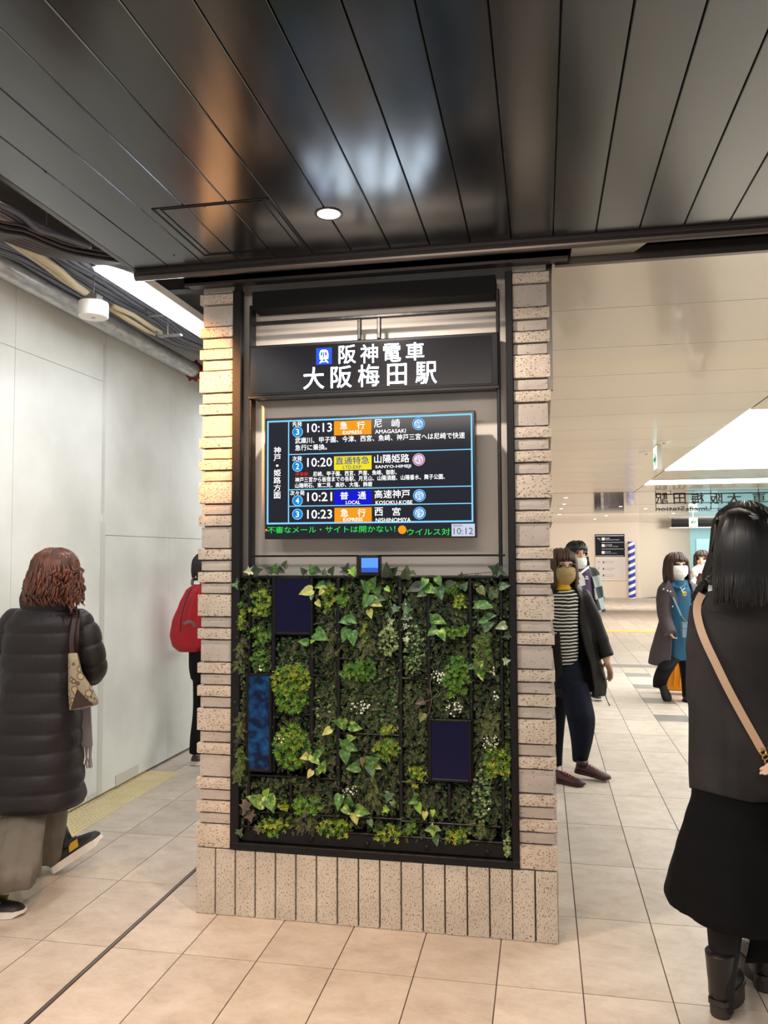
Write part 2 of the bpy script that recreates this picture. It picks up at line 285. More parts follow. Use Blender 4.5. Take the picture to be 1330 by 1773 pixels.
class MB:
    def __init__(s): s.v = []; s.f = []; s.m = []
    def add(s, vs, fs, mi=0):
        n = len(s.v); s.v.extend(Vector(v) for v in vs); s.f.extend(tuple(i+n for i in f) for f in fs); s.m.extend([mi]*len(fs)); return s
    def box(s, a, b, mi=0):
        x0, y0, z0 = a; x1, y1, z1 = b
        return s.add([(x0,y0,z0),(x1,y0,z0),(x1,y1,z0),(x0,y1,z0),(x0,y0,z1),(x1,y0,z1),(x1,y1,z1),(x0,y1,z1)],
                     [(0,3,2,1),(4,5,6,7),(0,1,5,4),(1,2,6,5),(2,3,7,6),(3,0,4,7)], mi)
    def bbox(s, a, b, c=.003, mi=0):      # box with chamfered front edges (front is -y)
        x0, y0, z0 = a; x1, y1, z1 = b
        return s.add([(x0+c,y0,z0+c),(x1-c,y0,z0+c),(x1-c,y0,z1-c),(x0+c,y0,z1-c),(x0,y0+c,z0),(x1,y0+c,z0),(x1,y0+c,z1),(x0,y0+c,z1),(x0,y1,z0),(x1,y1,z0),(x1,y1,z1),(x0,y1,z1)],
                     [(0,1,2,3),(0,4,5,1),(1,5,6,2),(2,6,7,3),(3,7,4,0),(4,8,9,5),(5,9,10,6),(6,10,11,7),(7,11,8,4),(8,11,10,9)], mi)
    def prism(s, pts, ext, mi=0):          # pts: list of 3D points of a planar outline, ext: vector
        n = len(pts); e = Vector(ext); p = [Vector(q) for q in pts]
        return s.add(p+[q+e for q in p], [tuple(range(n))[::-1], tuple(range(n, 2*n))]+[(i, (i+1) % n, (i+1) % n+n, i+n) for i in range(n)], mi)
    def rings(s, R, mi=0, caps=True):
        n = len(R[0]); b = len(s.v)
        for r in R: s.v.extend(Vector(v) for v in r)
        for k in range(len(R)-1):
            for i in range(n):
                j = (i+1) % n; s.f.append((b+k*n+i, b+k*n+j, b+(k+1)*n+j, b+(k+1)*n+i)); s.m.append(mi)
        if caps:
            s.f.append(tuple(b+i for i in range(n))[::-1]); s.m.append(mi)
            s.f.append(tuple(b+(len(R)-1)*n+i for i in range(n))); s.m.append(mi)
        return s
    def tube(s, P, r, n=10, mi=0, caps=True, flat=1., ref=None):
        P = [Vector(p) for p in P]; rr = r if isinstance(r, (list, tuple)) else [r]*len(P)
        R = []; u = None
        for k, p in enumerate(P):
            t = (P[min(k+1, len(P)-1)]-P[max(k-1, 0)])
            t = t.normalized() if t.length > 1e-9 else ZV
            if u is None:
                a = Vector(ref) if ref is not None else (ZV if abs(t.z) < .9 else Vector((1, 0, 0)))
                u = (a-t*a.dot(t)).normalized()
            else: u = (u-t*u.dot(t)).normalized()
            w = t.cross(u)
            R.append([p+(u*math.cos(2*PI*i/n)+w*math.sin(2*PI*i/n)*flat)*rr[k] for i in range(n)])
        return s.rings(R, mi, caps)
    def lathe(s, c, prof, n=24, mi=0, axis=ZV, caps=True):
        axis = Vector(axis).normalized(); a = Vector((1, 0, 0)) if abs(axis.x) < .9 else ZV
        u = (a-axis*a.dot(axis)).normalized(); w = axis.cross(u); c = Vector(c)
        return s.rings([[c+axis*h+(u*math.cos(2*PI*i/n)+w*math.sin(2*PI*i/n))*r for i in range(n)] for r, h in prof], mi, caps)
    def ell(s, c, ax, n=14, m_=9, mi=0):   # ellipsoid, ax = three axis vectors
        c = Vector(c); A = [Vector(a) for a in ax]; R = []
        for k in range(1, m_):
            ph = PI*k/m_
            R.append([c+A[0]*math.sin(ph)*math.cos(2*PI*i/n)+A[1]*math.sin(ph)*math.sin(2*PI*i/n)-A[2]*math.cos(ph) for i in range(n)])
        return s.rings(R, mi)
    def sph(s, c, r, n=14, m_=9, mi=0): return s.ell(c, ((r,0,0),(0,r,0),(0,0,r)), n, m_, mi)
    def cap(s, a, b, ra, rb, n=14):        # tapered limb segment with round ends
        s.sph(a, ra, n, 8); s.sph(b, rb, n, 8); s.tube([a, b], [ra, rb], n); return s
    def chain(s, P, n=14):
        for (a, ra), (b, rb) in zip(P[:-1], P[1:]): s.cap(a, b, ra, rb, n)
        return s
    def mesh(s, name, mats, org=(0, 0, 0), smooth=False):
        o = Vector(org); me = bpy.data.meshes.new(name)
        me.from_pydata([tuple(v-o) for v in s.v], [], s.f)
        mats = mats if isinstance(mats, (list, tuple)) else [mats]
        for m_ in mats: me.materials.append(MATS[m_] if isinstance(m_, str) else m_)
        if len(mats) > 1: me.polygons.foreach_set('material_index', s.m)
        if smooth: me.polygons.foreach_set('use_smooth', [True]*len(me.polygons))
        me.update(); return me
    def build(s, name, mats, parent=None, smooth=False, org=None, **kw):
        base = wloc(parent) if parent else Vector(org or (0, 0, 0))
        o = bpy.data.objects.new(name, s.mesh(name, mats, base, smooth)); COL.objects.link(o)
        if parent: o.parent = parent
        else: o.location = base
        return tag(o, **kw)
TMP = bpy.data.scenes.new('tmp')
def remesh(mb, name, mt, parent, voxel=.008, smooth=2, fac=.5, **kw):   # union of closed shapes -> one continuous skin
    base = wloc(parent); me = mb.mesh(name, mt, base)
    t = bpy.data.objects.new('t', me); TMP.collection.objects.link(t)
    r = t.modifiers.new('r', 'REMESH'); r.mode = 'VOXEL'; r.voxel_size = voxel; r.use_smooth_shade = True
    if smooth: q = t.modifiers.new('s', 'SMOOTH'); q.iterations = smooth; q.factor = fac
    vl = TMP.view_layers[0]; vl.update()
    m2 = bpy.data.meshes.new_from_object(t.evaluated_get(vl.depsgraph), depsgraph=vl.depsgraph)
    m2.name = name; m2.materials.clear(); m2.materials.append(MATS[mt])
    bpy.data.objects.remove(t); bpy.data.meshes.remove(me)
    o = bpy.data.objects.new(name, m2); COL.objects.link(o); o.parent = parent
    m2.polygons.foreach_set('use_smooth', [True]*len(m2.polygons))
    return tag(o, **kw)
def place(name, me, parent, loc, rot=None, **kw):     # one copy of a shared mesh, in parent space
    o = bpy.data.objects.new(name, me); COL.objects.link(o)
    if parent: o.parent = parent
    o.location = loc
    if rot: o.rotation_euler = rot
    return tag(o, **kw)
BF = .2
def glyphs(body, mb, p00, p11, y=None, mi=0, bold=0., depth=.0, u=None, w=None, nrm=None, fit=True, res=2, space=1.):
    """adds the letters of body to mb, filling the rectangle whose top left corner is p00 and bottom right p11"""
    c = bpy.data.curves.new('t', 'FONT'); c.body = body; c.resolution_u = res; c.extrude = depth; c.space_character = space
    o = bpy.data.objects.new('t', c); TMP.collection.objects.link(o); vl = TMP.view_layers[0]; vl.update()
    me = bpy.data.meshes.new_from_object(o.evaluated_get(vl.depsgraph), depsgraph=vl.depsgraph)
    vs = [v.co.copy() for v in me.vertices]; fs = [tuple(p.vertices) for p in me.polygons]
    bpy.data.objects.remove(o); bpy.data.curves.remove(c); bpy.data.meshes.remove(me)
    if not vs: return mb
    x0 = min(v.x for v in vs); x1 = max(v.x for v in vs); y0 = min(v.y for v in vs); y1 = max(v.y for v in vs)
    p00 = Vector(p00); p11 = Vector(p11); H = p00.z-p11.z
    hv = Vector((p11.x-p00.x, p11.y-p00.y, 0))
    n = Vector((0, -1, 0)) if nrm is None else Vector(nrm)
    out = [p00+hv*((v.x-x0)/(x1-x0))-ZV*(H*(y1-v.y)/(y1-y0))+n*(v.z) for v in vs]
    mb.add(out, fs, mi)
    if bold:
        e = bold*BF*H/max(y1-y0, 1e-6); hn = hv.normalized()
        for k_, (dx, dz) in enumerate(((1, 0), (-1, 0), (0, 1), (0, -1), (.7, .7), (-.7, -.7), (.7, -.7), (-.7, .7))): mb.add([v+hn*dx*e+ZV*dz*e+n*(-.00002*(k_+1)) for v in out], fs, mi)
    return mb

# ================================================================== SETTING
rnd = random.Random(5)
# ---- floor
fl = MB(); fl.box((-1.7, -4.2, -.06), (10.5, 31, -.006)).build('floor', 'grout', kind='structure')
floor = bpy.data.objects['floor']
TX0, TY0, TW, TD, GAP = -.199, -.341, .3, .6, .0045
tile = MB().box((GAP/2, GAP/2, -.02), (TW-GAP/2, TD-GAP/2, 0)).mesh('tile', 'stone_tile')
ghalf = MB().box((GAP/2, GAP/2, -.02), (TW-GAP/2, TD/2-GAP/2, 0)).mesh('grey_tile', 'grey_stone_tile')
phalf = MB().box((GAP/2, GAP/2, -.02), (TW-GAP/2, TD/2-GAP/2, 0)).mesh('half_tile', 'stone_tile')
cells = []
def hidden_by_pillar(x, y):
    if y < 0: return False
    t = (0-CAM.y)/(y-CAM.y); return 0.02 < CAM.x+(x-CAM.x)*t < 1.5
for i in range(-6, 36):
    for j in range(-7, 43):
        x, y = TX0+i*TW, TY0+j*TD
        if i == 9 and j >= 8 and j < 14:
            k = j-8           # column of paired tiles: grey halves every 0.9 m
            for h in (0, 1):
                yy = y+h*.3; g = ((2*k+h) % 3 == 0)
                cells.append((x, yy, 'g' if g else 'p'))
        else: cells.append((x, y, 't'))
def score(c):
    x, y, k = c; d = .6 if k == 't' else .3
    if y+d < CAM.y+.3: return 0
    q = proj((x+.15, y+d/2, 0)); 
    if q[2] < .3 or not (-90 < q[0] < 1420 and 0 < q[1] < 1900) or hidden_by_pillar(x+.15, y+d/2): return 0
    return d/q[2]**3
cells.sort(key=score, reverse=True)
rest = MB()
for n, (x, y, k) in enumerate(cells):
    if n < 290:
        me = tile if k == 't' else ghalf if k == 'g' else phalf
        place('tile' if k != 'g' else 'grey_tile', me, floor, (x, y, 0))
    else:
        d = TD if k == 't' else TD/2
        rest.box((x+GAP/2, y+GAP/2, -.02), (x+TW-GAP/2, y+d-GAP/2, 0), 1 if k == 'g' else 0)
rest.build('distant_tiles', ['stone_tile', 'grey_stone_tile'], floor, kind='stuff')
j = MB(); j.box((TX0-.010, -4, -.004), (TX0+.010, 6, .0012)); j.build('expansion_joint', 'joint_metal', floor)
j = MB(); j.box((TX0-.0025, -4, .0012), (TX0+.0025, 6, .002)); j.build('joint_strip', 'joint_steel', floor)
# tactile paving by the left wall
tt = MB(); tt.box((0, 0, 0), (.297, .297, .003))
for a in range(9):
    for b_ in range(9):
        cx, cy = .022+a*.0316, .022+b_*.0316
        tt.lathe((cx, cy, .003), [(.0095, 0), (.006, .004)], 6)
tme = tt.mesh('tactile_tile', 'tactile_yellow')
for k in range(10): place('tactile_tile', tme, floor, (-1.352, 2.06-.3-.3*k, .0003))
yl = MB()
for k in range(26): yl.box((.3+k*.3, 12.95, 0), (.3+k*.3+.296, 13.35, .006))
yl.build('yellow_line', 'line_yellow', floor)
# plain grey row across the concourse
gl = MB().box((1.4, 8.0, .0005), (6.4, 8.28, .002)); gl.build('grey_band', 'grey_stone_tile', floor)

# ---- left wall of white boards
wl = MB().box((-1.45, -1.6, 0), (-1.36, 9, 3.2)); wall_left = wl.build('wall_left', 'board_seam', kind='structure')
ys = [-1.6, -.5, .32, .53, 1.42, 2.32, 3.22, 4.12, 5.02, 6, 7, 8, 9]
def wx(y): return -1.297+.018*(y-1.0)
for a, b_ in zip(ys[:-1], ys[1:]):
    for z0, z1 in (((.02, 2.657), (2.66, 3.2)) if b_ < 1.5 else ((.02, 1.662), (1.665, 3.2))):
        e = .0015; ms = MB(); xa, xb = wx(a), wx(b_)
        ms.add([(xa, a+e, z0), (xb, b_-e, z0), (xb, b_-e, z1), (xa, a+e, z1), (-1.365, a+e, z0), (-1.365, b_-e, z0), (-1.365, b_-e, z1), (-1.365, a+e, z1)],
               [(0, 1, 2, 3), (7, 6, 5, 4), (0, 4, 5, 1), (1, 5, 6, 2), (2, 6, 7, 3), (3, 7, 4, 0)])
        ms.build('board', 'wall_board', wall_left)
tp = MB(); tp.box((wx(1.4)-.001, 1.385, .02), (wx(1.4)+.003, 1.44, 1.75)); tp.box((wx(1.4)-.001, 1.39, 1.8), (wx(1.4)+.002, 1.425, 2.9)); tp.build('tape_strip', 'silver_tape', wall_left)
tp = MB(); tp.box((wx(1.2)-.001, 1.28, .02), (wx(1.2)+.004, 1.62, .05)); tp.box((wx(1.7)-.001, 1.6, .02), (wx(1.7)+.004, 1.9, .09)); tp.build('tape_strip', 'silver_tape', wall_left)

# ---- exposed slab over the left corridor, wall behind
MB().box((-1.5, -4.2, 3.22), (.3, 9, 3.3)).build('ceiling_slab', 'concrete', kind='structure')
MB().box((-1.4, 6, 0), (.6, 6.1, 3.2)).build('wall_back', 'wall_board', kind='structure')
MB().box((.2, .75, 2.95), (1.5, .8, 3.2)).box((-.2, .1, 2.98), (.02, .75, 3.02)).build('trim_1', 'concrete', kind='structure')

# ---- near dark slatted ceiling
CZ = 2.76
ceil = MB().box((-.21, -4.2, CZ+.02), (6.5, -.17, CZ+.06)).build('ceiling', 'slat_edge', kind='structure')
edges = [-.215, -.058] + [.102+.16*i for i in range(0, 37)]
for a, b_ in zip(edges[:-1], edges[1:]):
    e = .0012
    # gently rolled long edges
    prof = [(a+e, CZ+.02), (a+e, CZ+.003), (a+e+.0025, CZ), (b_-e-.0025, CZ), (b_-e, CZ+.003), (b_-e, CZ+.02)]
    s = MB(); s.prism([(px, -4.2, pz) for px, pz in prof], (0, 4.02, 0)); s.build('ceiling_slat', 'ceiling_slat', ceil)
# left edge channel
MB().box((-.245, -4.2, CZ+.005), (-.222, -.16, CZ+.06)).build('edge_channel', 'bronze_metal', ceil)
# access hatch, a shallow frame round the slats
hx0, hx1, hy0, hy1 = .14, .575, -.728, -.272
h = MB(); w = .005
for a, b_ in (((hx0, hy0), (hx1, hy0+w)), ((hx0, hy1-w), (hx1, hy1)), ((hx0, hy0), (hx0+w, hy1)), ((hx1-w, hy0), (hx1, hy1))): h.box((a[0], a[1], CZ-.0025), (b_[0], b_[1], CZ+.001))
w = .003; i_ = .028
for a, b_ in (((hx0+i_, hy0+.012), (hx1-i_, hy0+.012+w)), ((hx0+i_, hy1-.012-w), (hx1-i_, hy1-.012)), ((hx0+i_, hy0+.012), (hx0+i_+w, hy1-.012)), ((hx1-i_-w, hy0+.012), (hx1-i_, hy1-.012))): h.box((a[0], a[1], CZ-.0025), (b_[0], b_[1], CZ+.001))
h.build('access_hatch', 'slat_edge', ceil)
h = MB(); h.lathe((.335, -.715, CZ-.004), [(.004, 0), (.004, .004)], 10); h.lathe((.02, -.30, CZ-.003), [(.003, 0), (.003, .004)], 8); h.lathe((-.06, -1.05, CZ-.003), [(.003, 0), (.003, .004)], 8); h.build('hatch_lock', 'slat_edge', ceil)

# ---- ceiling edge rails and shutter slot above the pillar
tr = MB()
tr.box((-.215, -.178, CZ-.012), (6.5, -.150, CZ+.05)).build('trim_2', 'dark_metal', kind='structure')
tr = MB(); tr.tube([(-.24, -.135, CZ-.018), (6.5, -.135, CZ-.018)], .016, 12); tr.box((-.24, -.15, CZ-.018), (6.5, -.118, CZ+.05)); tr.build('trim_3', 'bronze_metal', kind='structure')
MB().box((-.02, -.118, CZ+.03), (6.5, .9, CZ+.05)).box((1.53, .0, CZ-.01), (6.5, .02, CZ+.04)).build('trim_4', 'slot_black', kind='structure')  # slot lining, extended back to block light leaking in above the rails
MB().box((-.03, -.100, 2.712), (1.60, -.018, 2.735)).box((-.03, -.100, 2.700), (1.60, -.088, 2.735)).build('trim_5', 'dark_metal', kind='structure')
MB().box((1.55, -.018, 2.705), (6.5, .012, 2.76)).build('trim_6', 'bronze_metal', kind='structure')
MB().prism([(1.615, -.112, 2.735), (1.90, -.112, 2.735), (1.86, -.02, 2.735), (1.612, -.02, 2.735)], (0, 0, .012)).build('trim_7', 'cover_plate', kind='structure')

# ---- cream concourse ceiling, one panel after another
def cz(y): return 2.72-.00524*y
c2 = MB().add([(-.3, .9, cz(0)+.03), (10.5, .0, cz(0)+.03), (10.5, 31, cz(31)+.03), (-.3, 31, cz(31)+.03), (-.3, .9, cz(0)+.05), (10.5, .0, cz(0)+.05), (10.5, 31, cz(31)+.05), (-.3, 31, cz(31)+.05)],
              [(0, 3, 2, 1), (4, 5, 6, 7), (0, 1, 5, 4), (1, 2, 6, 5), (2, 3, 7, 6), (3, 0, 4, 7)]).build('ceiling', 'seam_dark', kind='structure')
ys = [.012, .655, 1.41, 2.135, 2.91, 3.665, 4.43, 5.20, 5.955, 6.75, 7.55, 8.355, 9.1, 9.81, 10.63, 11.3, 11.95]
def panel(x0, x1, y0, y1, mt, name='ceiling_panel', g=.003, dz=0):
    MB().add([(x0+g, y0+g, cz(y0)+dz), (x1-g, y0+g, cz(y0)+dz), (x1-g, y1-g, cz(y1)+dz), (x0+g, y1-g, cz(y1)+dz), (x0+g, y0+g, cz(y0)+.028), (x1-g, y0+g, cz(y0)+.028), (x1-g, y1-g, cz(y1)+.028), (x0+g, y1-g, cz(y1)+.028)],
             [(0, 3, 2, 1), (4, 5, 6, 7), (0, 1, 5, 4), (1, 2, 6, 5), (2, 3, 7, 6), (3, 0, 4, 7)]).build(name, mt, c2)
for a, b_ in zip(ys[:-1], ys[1:]):
    xl = 1.537 if a < .7 else .5
    panel(xl, 3.162, a, b_, 'cream_ceiling')
    if a >= 3.66 and b_ <= 5.21 or (a >= 5.19 and b_ <= 8.36) or (a > 9.7 and b_ < 10.7): continue
    panel(3.172, 8.6, a, b_, 'cream_ceiling')
for a, b_ in ((3.665, 5.20), (5.20, 6.75), (6.75, 8.355)): panel(3.176, 7.5, a, b_, 'light_panel', 'light_panel', .006)
panel(7.5, 8.6, 3.665, 8.355, 'cream_ceiling')
panel(3.176, 4.75, 9.83, 10.61, 'light_panel', 'light_panel', .006); panel(4.76, 7.5, 9.83, 10.61, 'light_panel', 'light_panel', .006); panel(7.5, 8.6, 9.81, 10.63, 'cream_ceiling')
yy = 12.0
for a, b_ in zip([12.0, 15.7, 18.9, 22.7, 26], [15.7, 18.9, 22.7, 26, 30.5]): panel(.2, 10.4, a, b_, 'grey_ceiling', g=.02)

# ---- far walls
MB().box((-.5, 25.4, 0), (4.78, 25.6, 2.7)).build('wall_far', 'far_wall', kind='structure')
MB().prism([(4.78, 25.4, 0), (6.95, 28.4, 0), (6.95, 28.6, 0), (4.7, 25.55, 0)], (0, 0, 2.7)).build('wall_far_side', 'far_wall_side', kind='structure')
tw = MB().box((6.95, 28.4, 0), (10.4, 28.6, 2.7)).build('wall_end', 'teal_wall', kind='structure')
MB().box((-.32, 6.1, 0), (-.22, 25.4, 2.8)).build('wall_left', 'far_wall', kind='structure')
MB().box((9.9, .1, 0), (10.1, 28.6, 2.8)).build('wall_right', 'far_wall', kind='structure')
MB().box((7.15, 28.33, 1.05), (7.95, 28.39, 2.05)).build('glass_pane', 'teal_pane', tw)
tx = MB(); q0 = at_y(1210, 936, 28.36); 
for s_, a, b_ in (('阪神電車', (1216, 937), (1246, 942)), ('大阪梅田駅', (1210, 943), (1246, 948)), ('Hanshin Electric', (1214, 950), (1246, 953)), ('Osaka-Umeda', (1210, 953.5), (1246, 956))):
    glyphs(s_, tx, at_y(*a, 28.36), at_y(*b_, 28.36), bold=.02)
tx.box((at_y(1210, 936, 28.37).x, 28.36, at_y(1210, 942, 28.37).z), (at_y(1214.5, 936, 28.37).x, 28.37, at_y(1210, 937, 28.37).z))
tx.build('wall_lettering', 'print_dark', tw)
hz = MB(); q = at_y(1179, 944, 28.0)
for k in range(4): hz.box((q.x-.10, 28.2, 1.46+.17*k), (q.x+.06, 28.3, 1.54+.17*k), 0)
hz.box((q.x-.1, 28.3, .0), (q.x+.06, 28.34, 2.1), 1)
hz.build('hazard_strip', ['letter_black', 'line_yellow'], tw)

# ================================================================== THE PILLAR
PW = 1.5265; BH = .279; U = .0493; PT = 2.72; PDp = .80
FX0, FX1 = .157, 1.376         # opening between the brick piers
RB = .115                      # depth of the recess
pil = thing('pillar', (0, 0, 0), 'brick faced pillar carrying the station sign, departure screen and green wall', 'pillar')
core = MB(); core.box((.022, .022, 0), (FX0, PDp-.02, PT+.2)).box((FX1, .022, 0), (PW-.022, PDp-.02, PT+.2)).box((FX0, RB+.03, 0), (FX1, PDp-.02, PT+.2)).box((FX0, .022, 0), (FX1, RB+.03, BH-.002))
core.build('core', 'mortar', pil)
MB().box((FX0, RB, BH), (FX1, RB+.03, PT+.1)).build('back_board', 'back_board', pil)
rb = random.Random(11)
bt = MB().bbox((0, 0, 0), (.0838, .026, .2735), .002).mesh('base_tile', 'base_tile')
pitch = PW/17
for i in range(17):
    place('base_tile', bt, pil, (i*pitch+.003, rb.uniform(-.0006, .0012), .001))
seq = [('P', 2), ('R', 1), ('P', 1), ('R', 1), ('P', 1), ('R', 2), ('P', 1), ('R', 1)]
def brickmesh(w, h, kind, seed):
    r_ = random.Random(seed); mb = MB(); a = .0035 if kind == 'P' else .0012
    nx, nz = 5, 2 if h < .06 else 3; d = .03
    V = []
    for kz in range(nz+1):
        for kx in range(nx+1):
            edge = kz in (0, nz) or kx in (0, nx)
            V.append((w*kx/nx + (0 if kx in (0, nx) else r_.uniform(-.004, .004)), (.002 if edge else 0)+r_.uniform(0, a)*.5, h*kz/nz+(r_.uniform(-.0012, .0012) if kz in (0, nz) else 0)))
    nn = len(V); F = []
    for kz in range(nz):
        for kx in range(nx):
            i = kz*(nx+1)+kx; F.append((i, i+1, i+nx+2, i+nx+1))
    B = [(w*kx, d, h*kz) for kz in (0, 1) for kx in (0, 1)]; V += B
    F += [tuple([nn, nn+1]+[i for i in range(nx, -1, -1)]), tuple([nn+3, nn+2]+[nz*(nx+1)+i for i in range(nx+1)]),
          tuple([nn+2, nn]+[k_*(nx+1) for k_ in range(nz+1)]), tuple([nn+1, nn+3]+[k_*(nx+1)+nx for k_ in range(nz, -1, -1)]), (nn+1, nn, nn+2, nn+3)]
    return mb.add(V, F).mesh('brick', 'rough_brick' if kind == 'P' else 'smooth_brick')
BM = {}
for side in 'LR':
    for kd in 'PR':
        for h_ in (1, 2):
            w_ = (FX0 if side == 'L' else PW-FX1) - (.0 if kd == 'P' else .012)
            BM[side, kd, h_] = [brickmesh(w_, U*h_-(.006 if kd == 'P' else .009), kd, 17*s_+h_) for s_ in range(3)]
z = BH+.002; i = 0
side = MB()
while z < PT-.01:
    kd, h_ = seq[i % 8]; i += 1
    for sd in 'LR':
        x_ = (0 if kd == 'P' else .012) if sd == 'L' else FX1
        place('brick', rb.choice(BM[sd, kd, h_]), pil, (x_, (0 if kd == 'P' else .010)+rb.uniform(0, .0012), z+(.0 if kd == 'P' else .0015)))
    o_ = 0 if kd == 'P' else .012
    for y0 in (.03, .29, .55):
        y1 = min(y0+.256, PDp); side.box((o_, y0, z), (.024, y1, z+U*h_-.007)); side.box((PW-.024, y0, z), (PW-o_, y1, z+U*h_-.007))
    z += U*h_
for y0 in [.028+.0898*k for k in range(8)]: side.box((0, y0, .001), (.024, y0+.084, .2745)); side.box((PW-.024, y0, .001), (PW, y0+.084, .2745))
side.build('side_brickwork', 'rough_brick', pil, kind='stuff')
MB().box((PW-.010, .012, 2.20), (PW+.010, .04, PT+.06)).build('corner_strip', 'bronze_metal', pil)

# ================================================================== TRELLIS WITH GREENERY
gw = thing('green_wall', (.76, .04, .30), 'black steel trellis filled with mixed green foliage in the pillar recess', 'green wall')
def bar(a, b_, name='bar', mt='trellis_steel', ch=.003): return MB().bbox(a, b_, ch).build(name, mt, gw)
bar((.157, -.006, .288), (.197, .03, 2.70), 'frame_post', 'black_steel'); bar((1.348, -.006, .288), (1.378, .03, 2.70), 'frame_post', 'black_steel')
MB().box((.157, .03, .288), (.163, RB, 2.7)).box((1.372, .03, .288), (1.376, RB, 2.7)).build('frame_reveal', 'black_steel', gw)
bar((.157, -.008, .283), (1.378, .030, .310), 'frame_sill', 'black_steel'); bar((.215, .012, .312), (1.322, .035, .372), 'planter_box', 'black_steel')
for xx in (.245, .345, .455): pass
for px_, py_ in ((443, 1444), (538, 1453), (636, 1461), (739, 1467), (844, 1475)):
    q = at_y(px_, py_, .012); MB().lathe(q, [(.011, 0), (.011, .005), (.006, .008)], 12, axis=(0, -1, 0)).build('bolt', 'black_steel', gw)
YB0, YB1 = .004, RB
def ppx(a, y=.004): return at_y(*a, y)
# posts: (px centre x, py top, py bottom, width m)
def vpost(px, y0, y1, w=.016, name='upright'):
    a = ppx((px, y0)); b_ = ppx((px, y1)); xm = (a.x+b_.x)/2
    return bar((xm-w/2, YB0, b_.z), (xm+w/2, YB1 if name == 'upright' else .03, a.z), name)
def shelf(px0, px1, py, h=.008, name='shelf'):
    a = ppx((px0, py)); b_ = ppx((px1, py)); zz = (a.z)
    return bar((a.x, YB0-.003, zz-h), (b_.x, YB1, zz), name)
bar((.232, .0, .36), (.246, .05, 2.63), 'post'); bar((1.309, .0, .36), (1.323, .05, 2.63), 'post')
bar((.237, -.002, 1.523), (1.335, .010, 1.531), 'cross_bar'); bar((.237, .0, 2.541), (1.318, .02, 2.556), 'cross_bar')
MB().box((.246, .0, 2.612), (1.309, .10, 2.69)).build('top_box', 'slot_black', gw)
for px_ in (622, 656):
    q = ppx((px_, 560)); bar((q.x-.008, .0, 2.45), (q.x+.008, .02, 2.541), 'short_post')
for a in (vpost, ):
    vpost(473, 997, 1337, .018); vpost(539, 997, 1342, .02); vpost(585.5, 997, 1408, .018); vpost(693.5, 997, 1416, .018); vpost(742.5, 997, 1354, .018); vpost(815.5, 997, 1357, .016)
    vpost(503, 1342, 1402, .014); vpost(778, 1356, 1423, .014); vpost(637, 1413, 1450, .010); vpost(729, 1418, 1456, .010)
top = bar((.200, -.002, 1.432), (1.350, RB, 1.442), 'shelf')
for a in ((430, 471, 1165), (476, 538, 1234), (541, 585, 1168), (588, 692, 1139), (588, 692, 1268), (696, 741, 1173), (696, 742, 1352), (744, 814, 1105), (817, 865, 1177), (817, 866, 1360)): shelf(*a)
shelf(430, 586, 1340, .008); shelf(430, 590, 1403, .008); shelf(588, 696, 1411, .008); shelf(694, 868, 1420, .008)
bar((.2, .0, .372), (1.33, RB, .380), 'shelf')
MB().add([(.163, RB-.012, .31), (1.37, RB-.012, .31), (1.37, RB-.012, 1.43), (.163, RB-.012, 1.43), (.163, RB-.001, .31), (1.37, RB-.001, .31), (1.37, RB-.001, 1.43), (.163, RB-.001, 1.43)],
         [(0, 1, 2, 3), (7, 6, 5, 4), (0, 4, 5, 1), (2, 6, 7, 3)]).build('planting_mat', 'soil', gw)

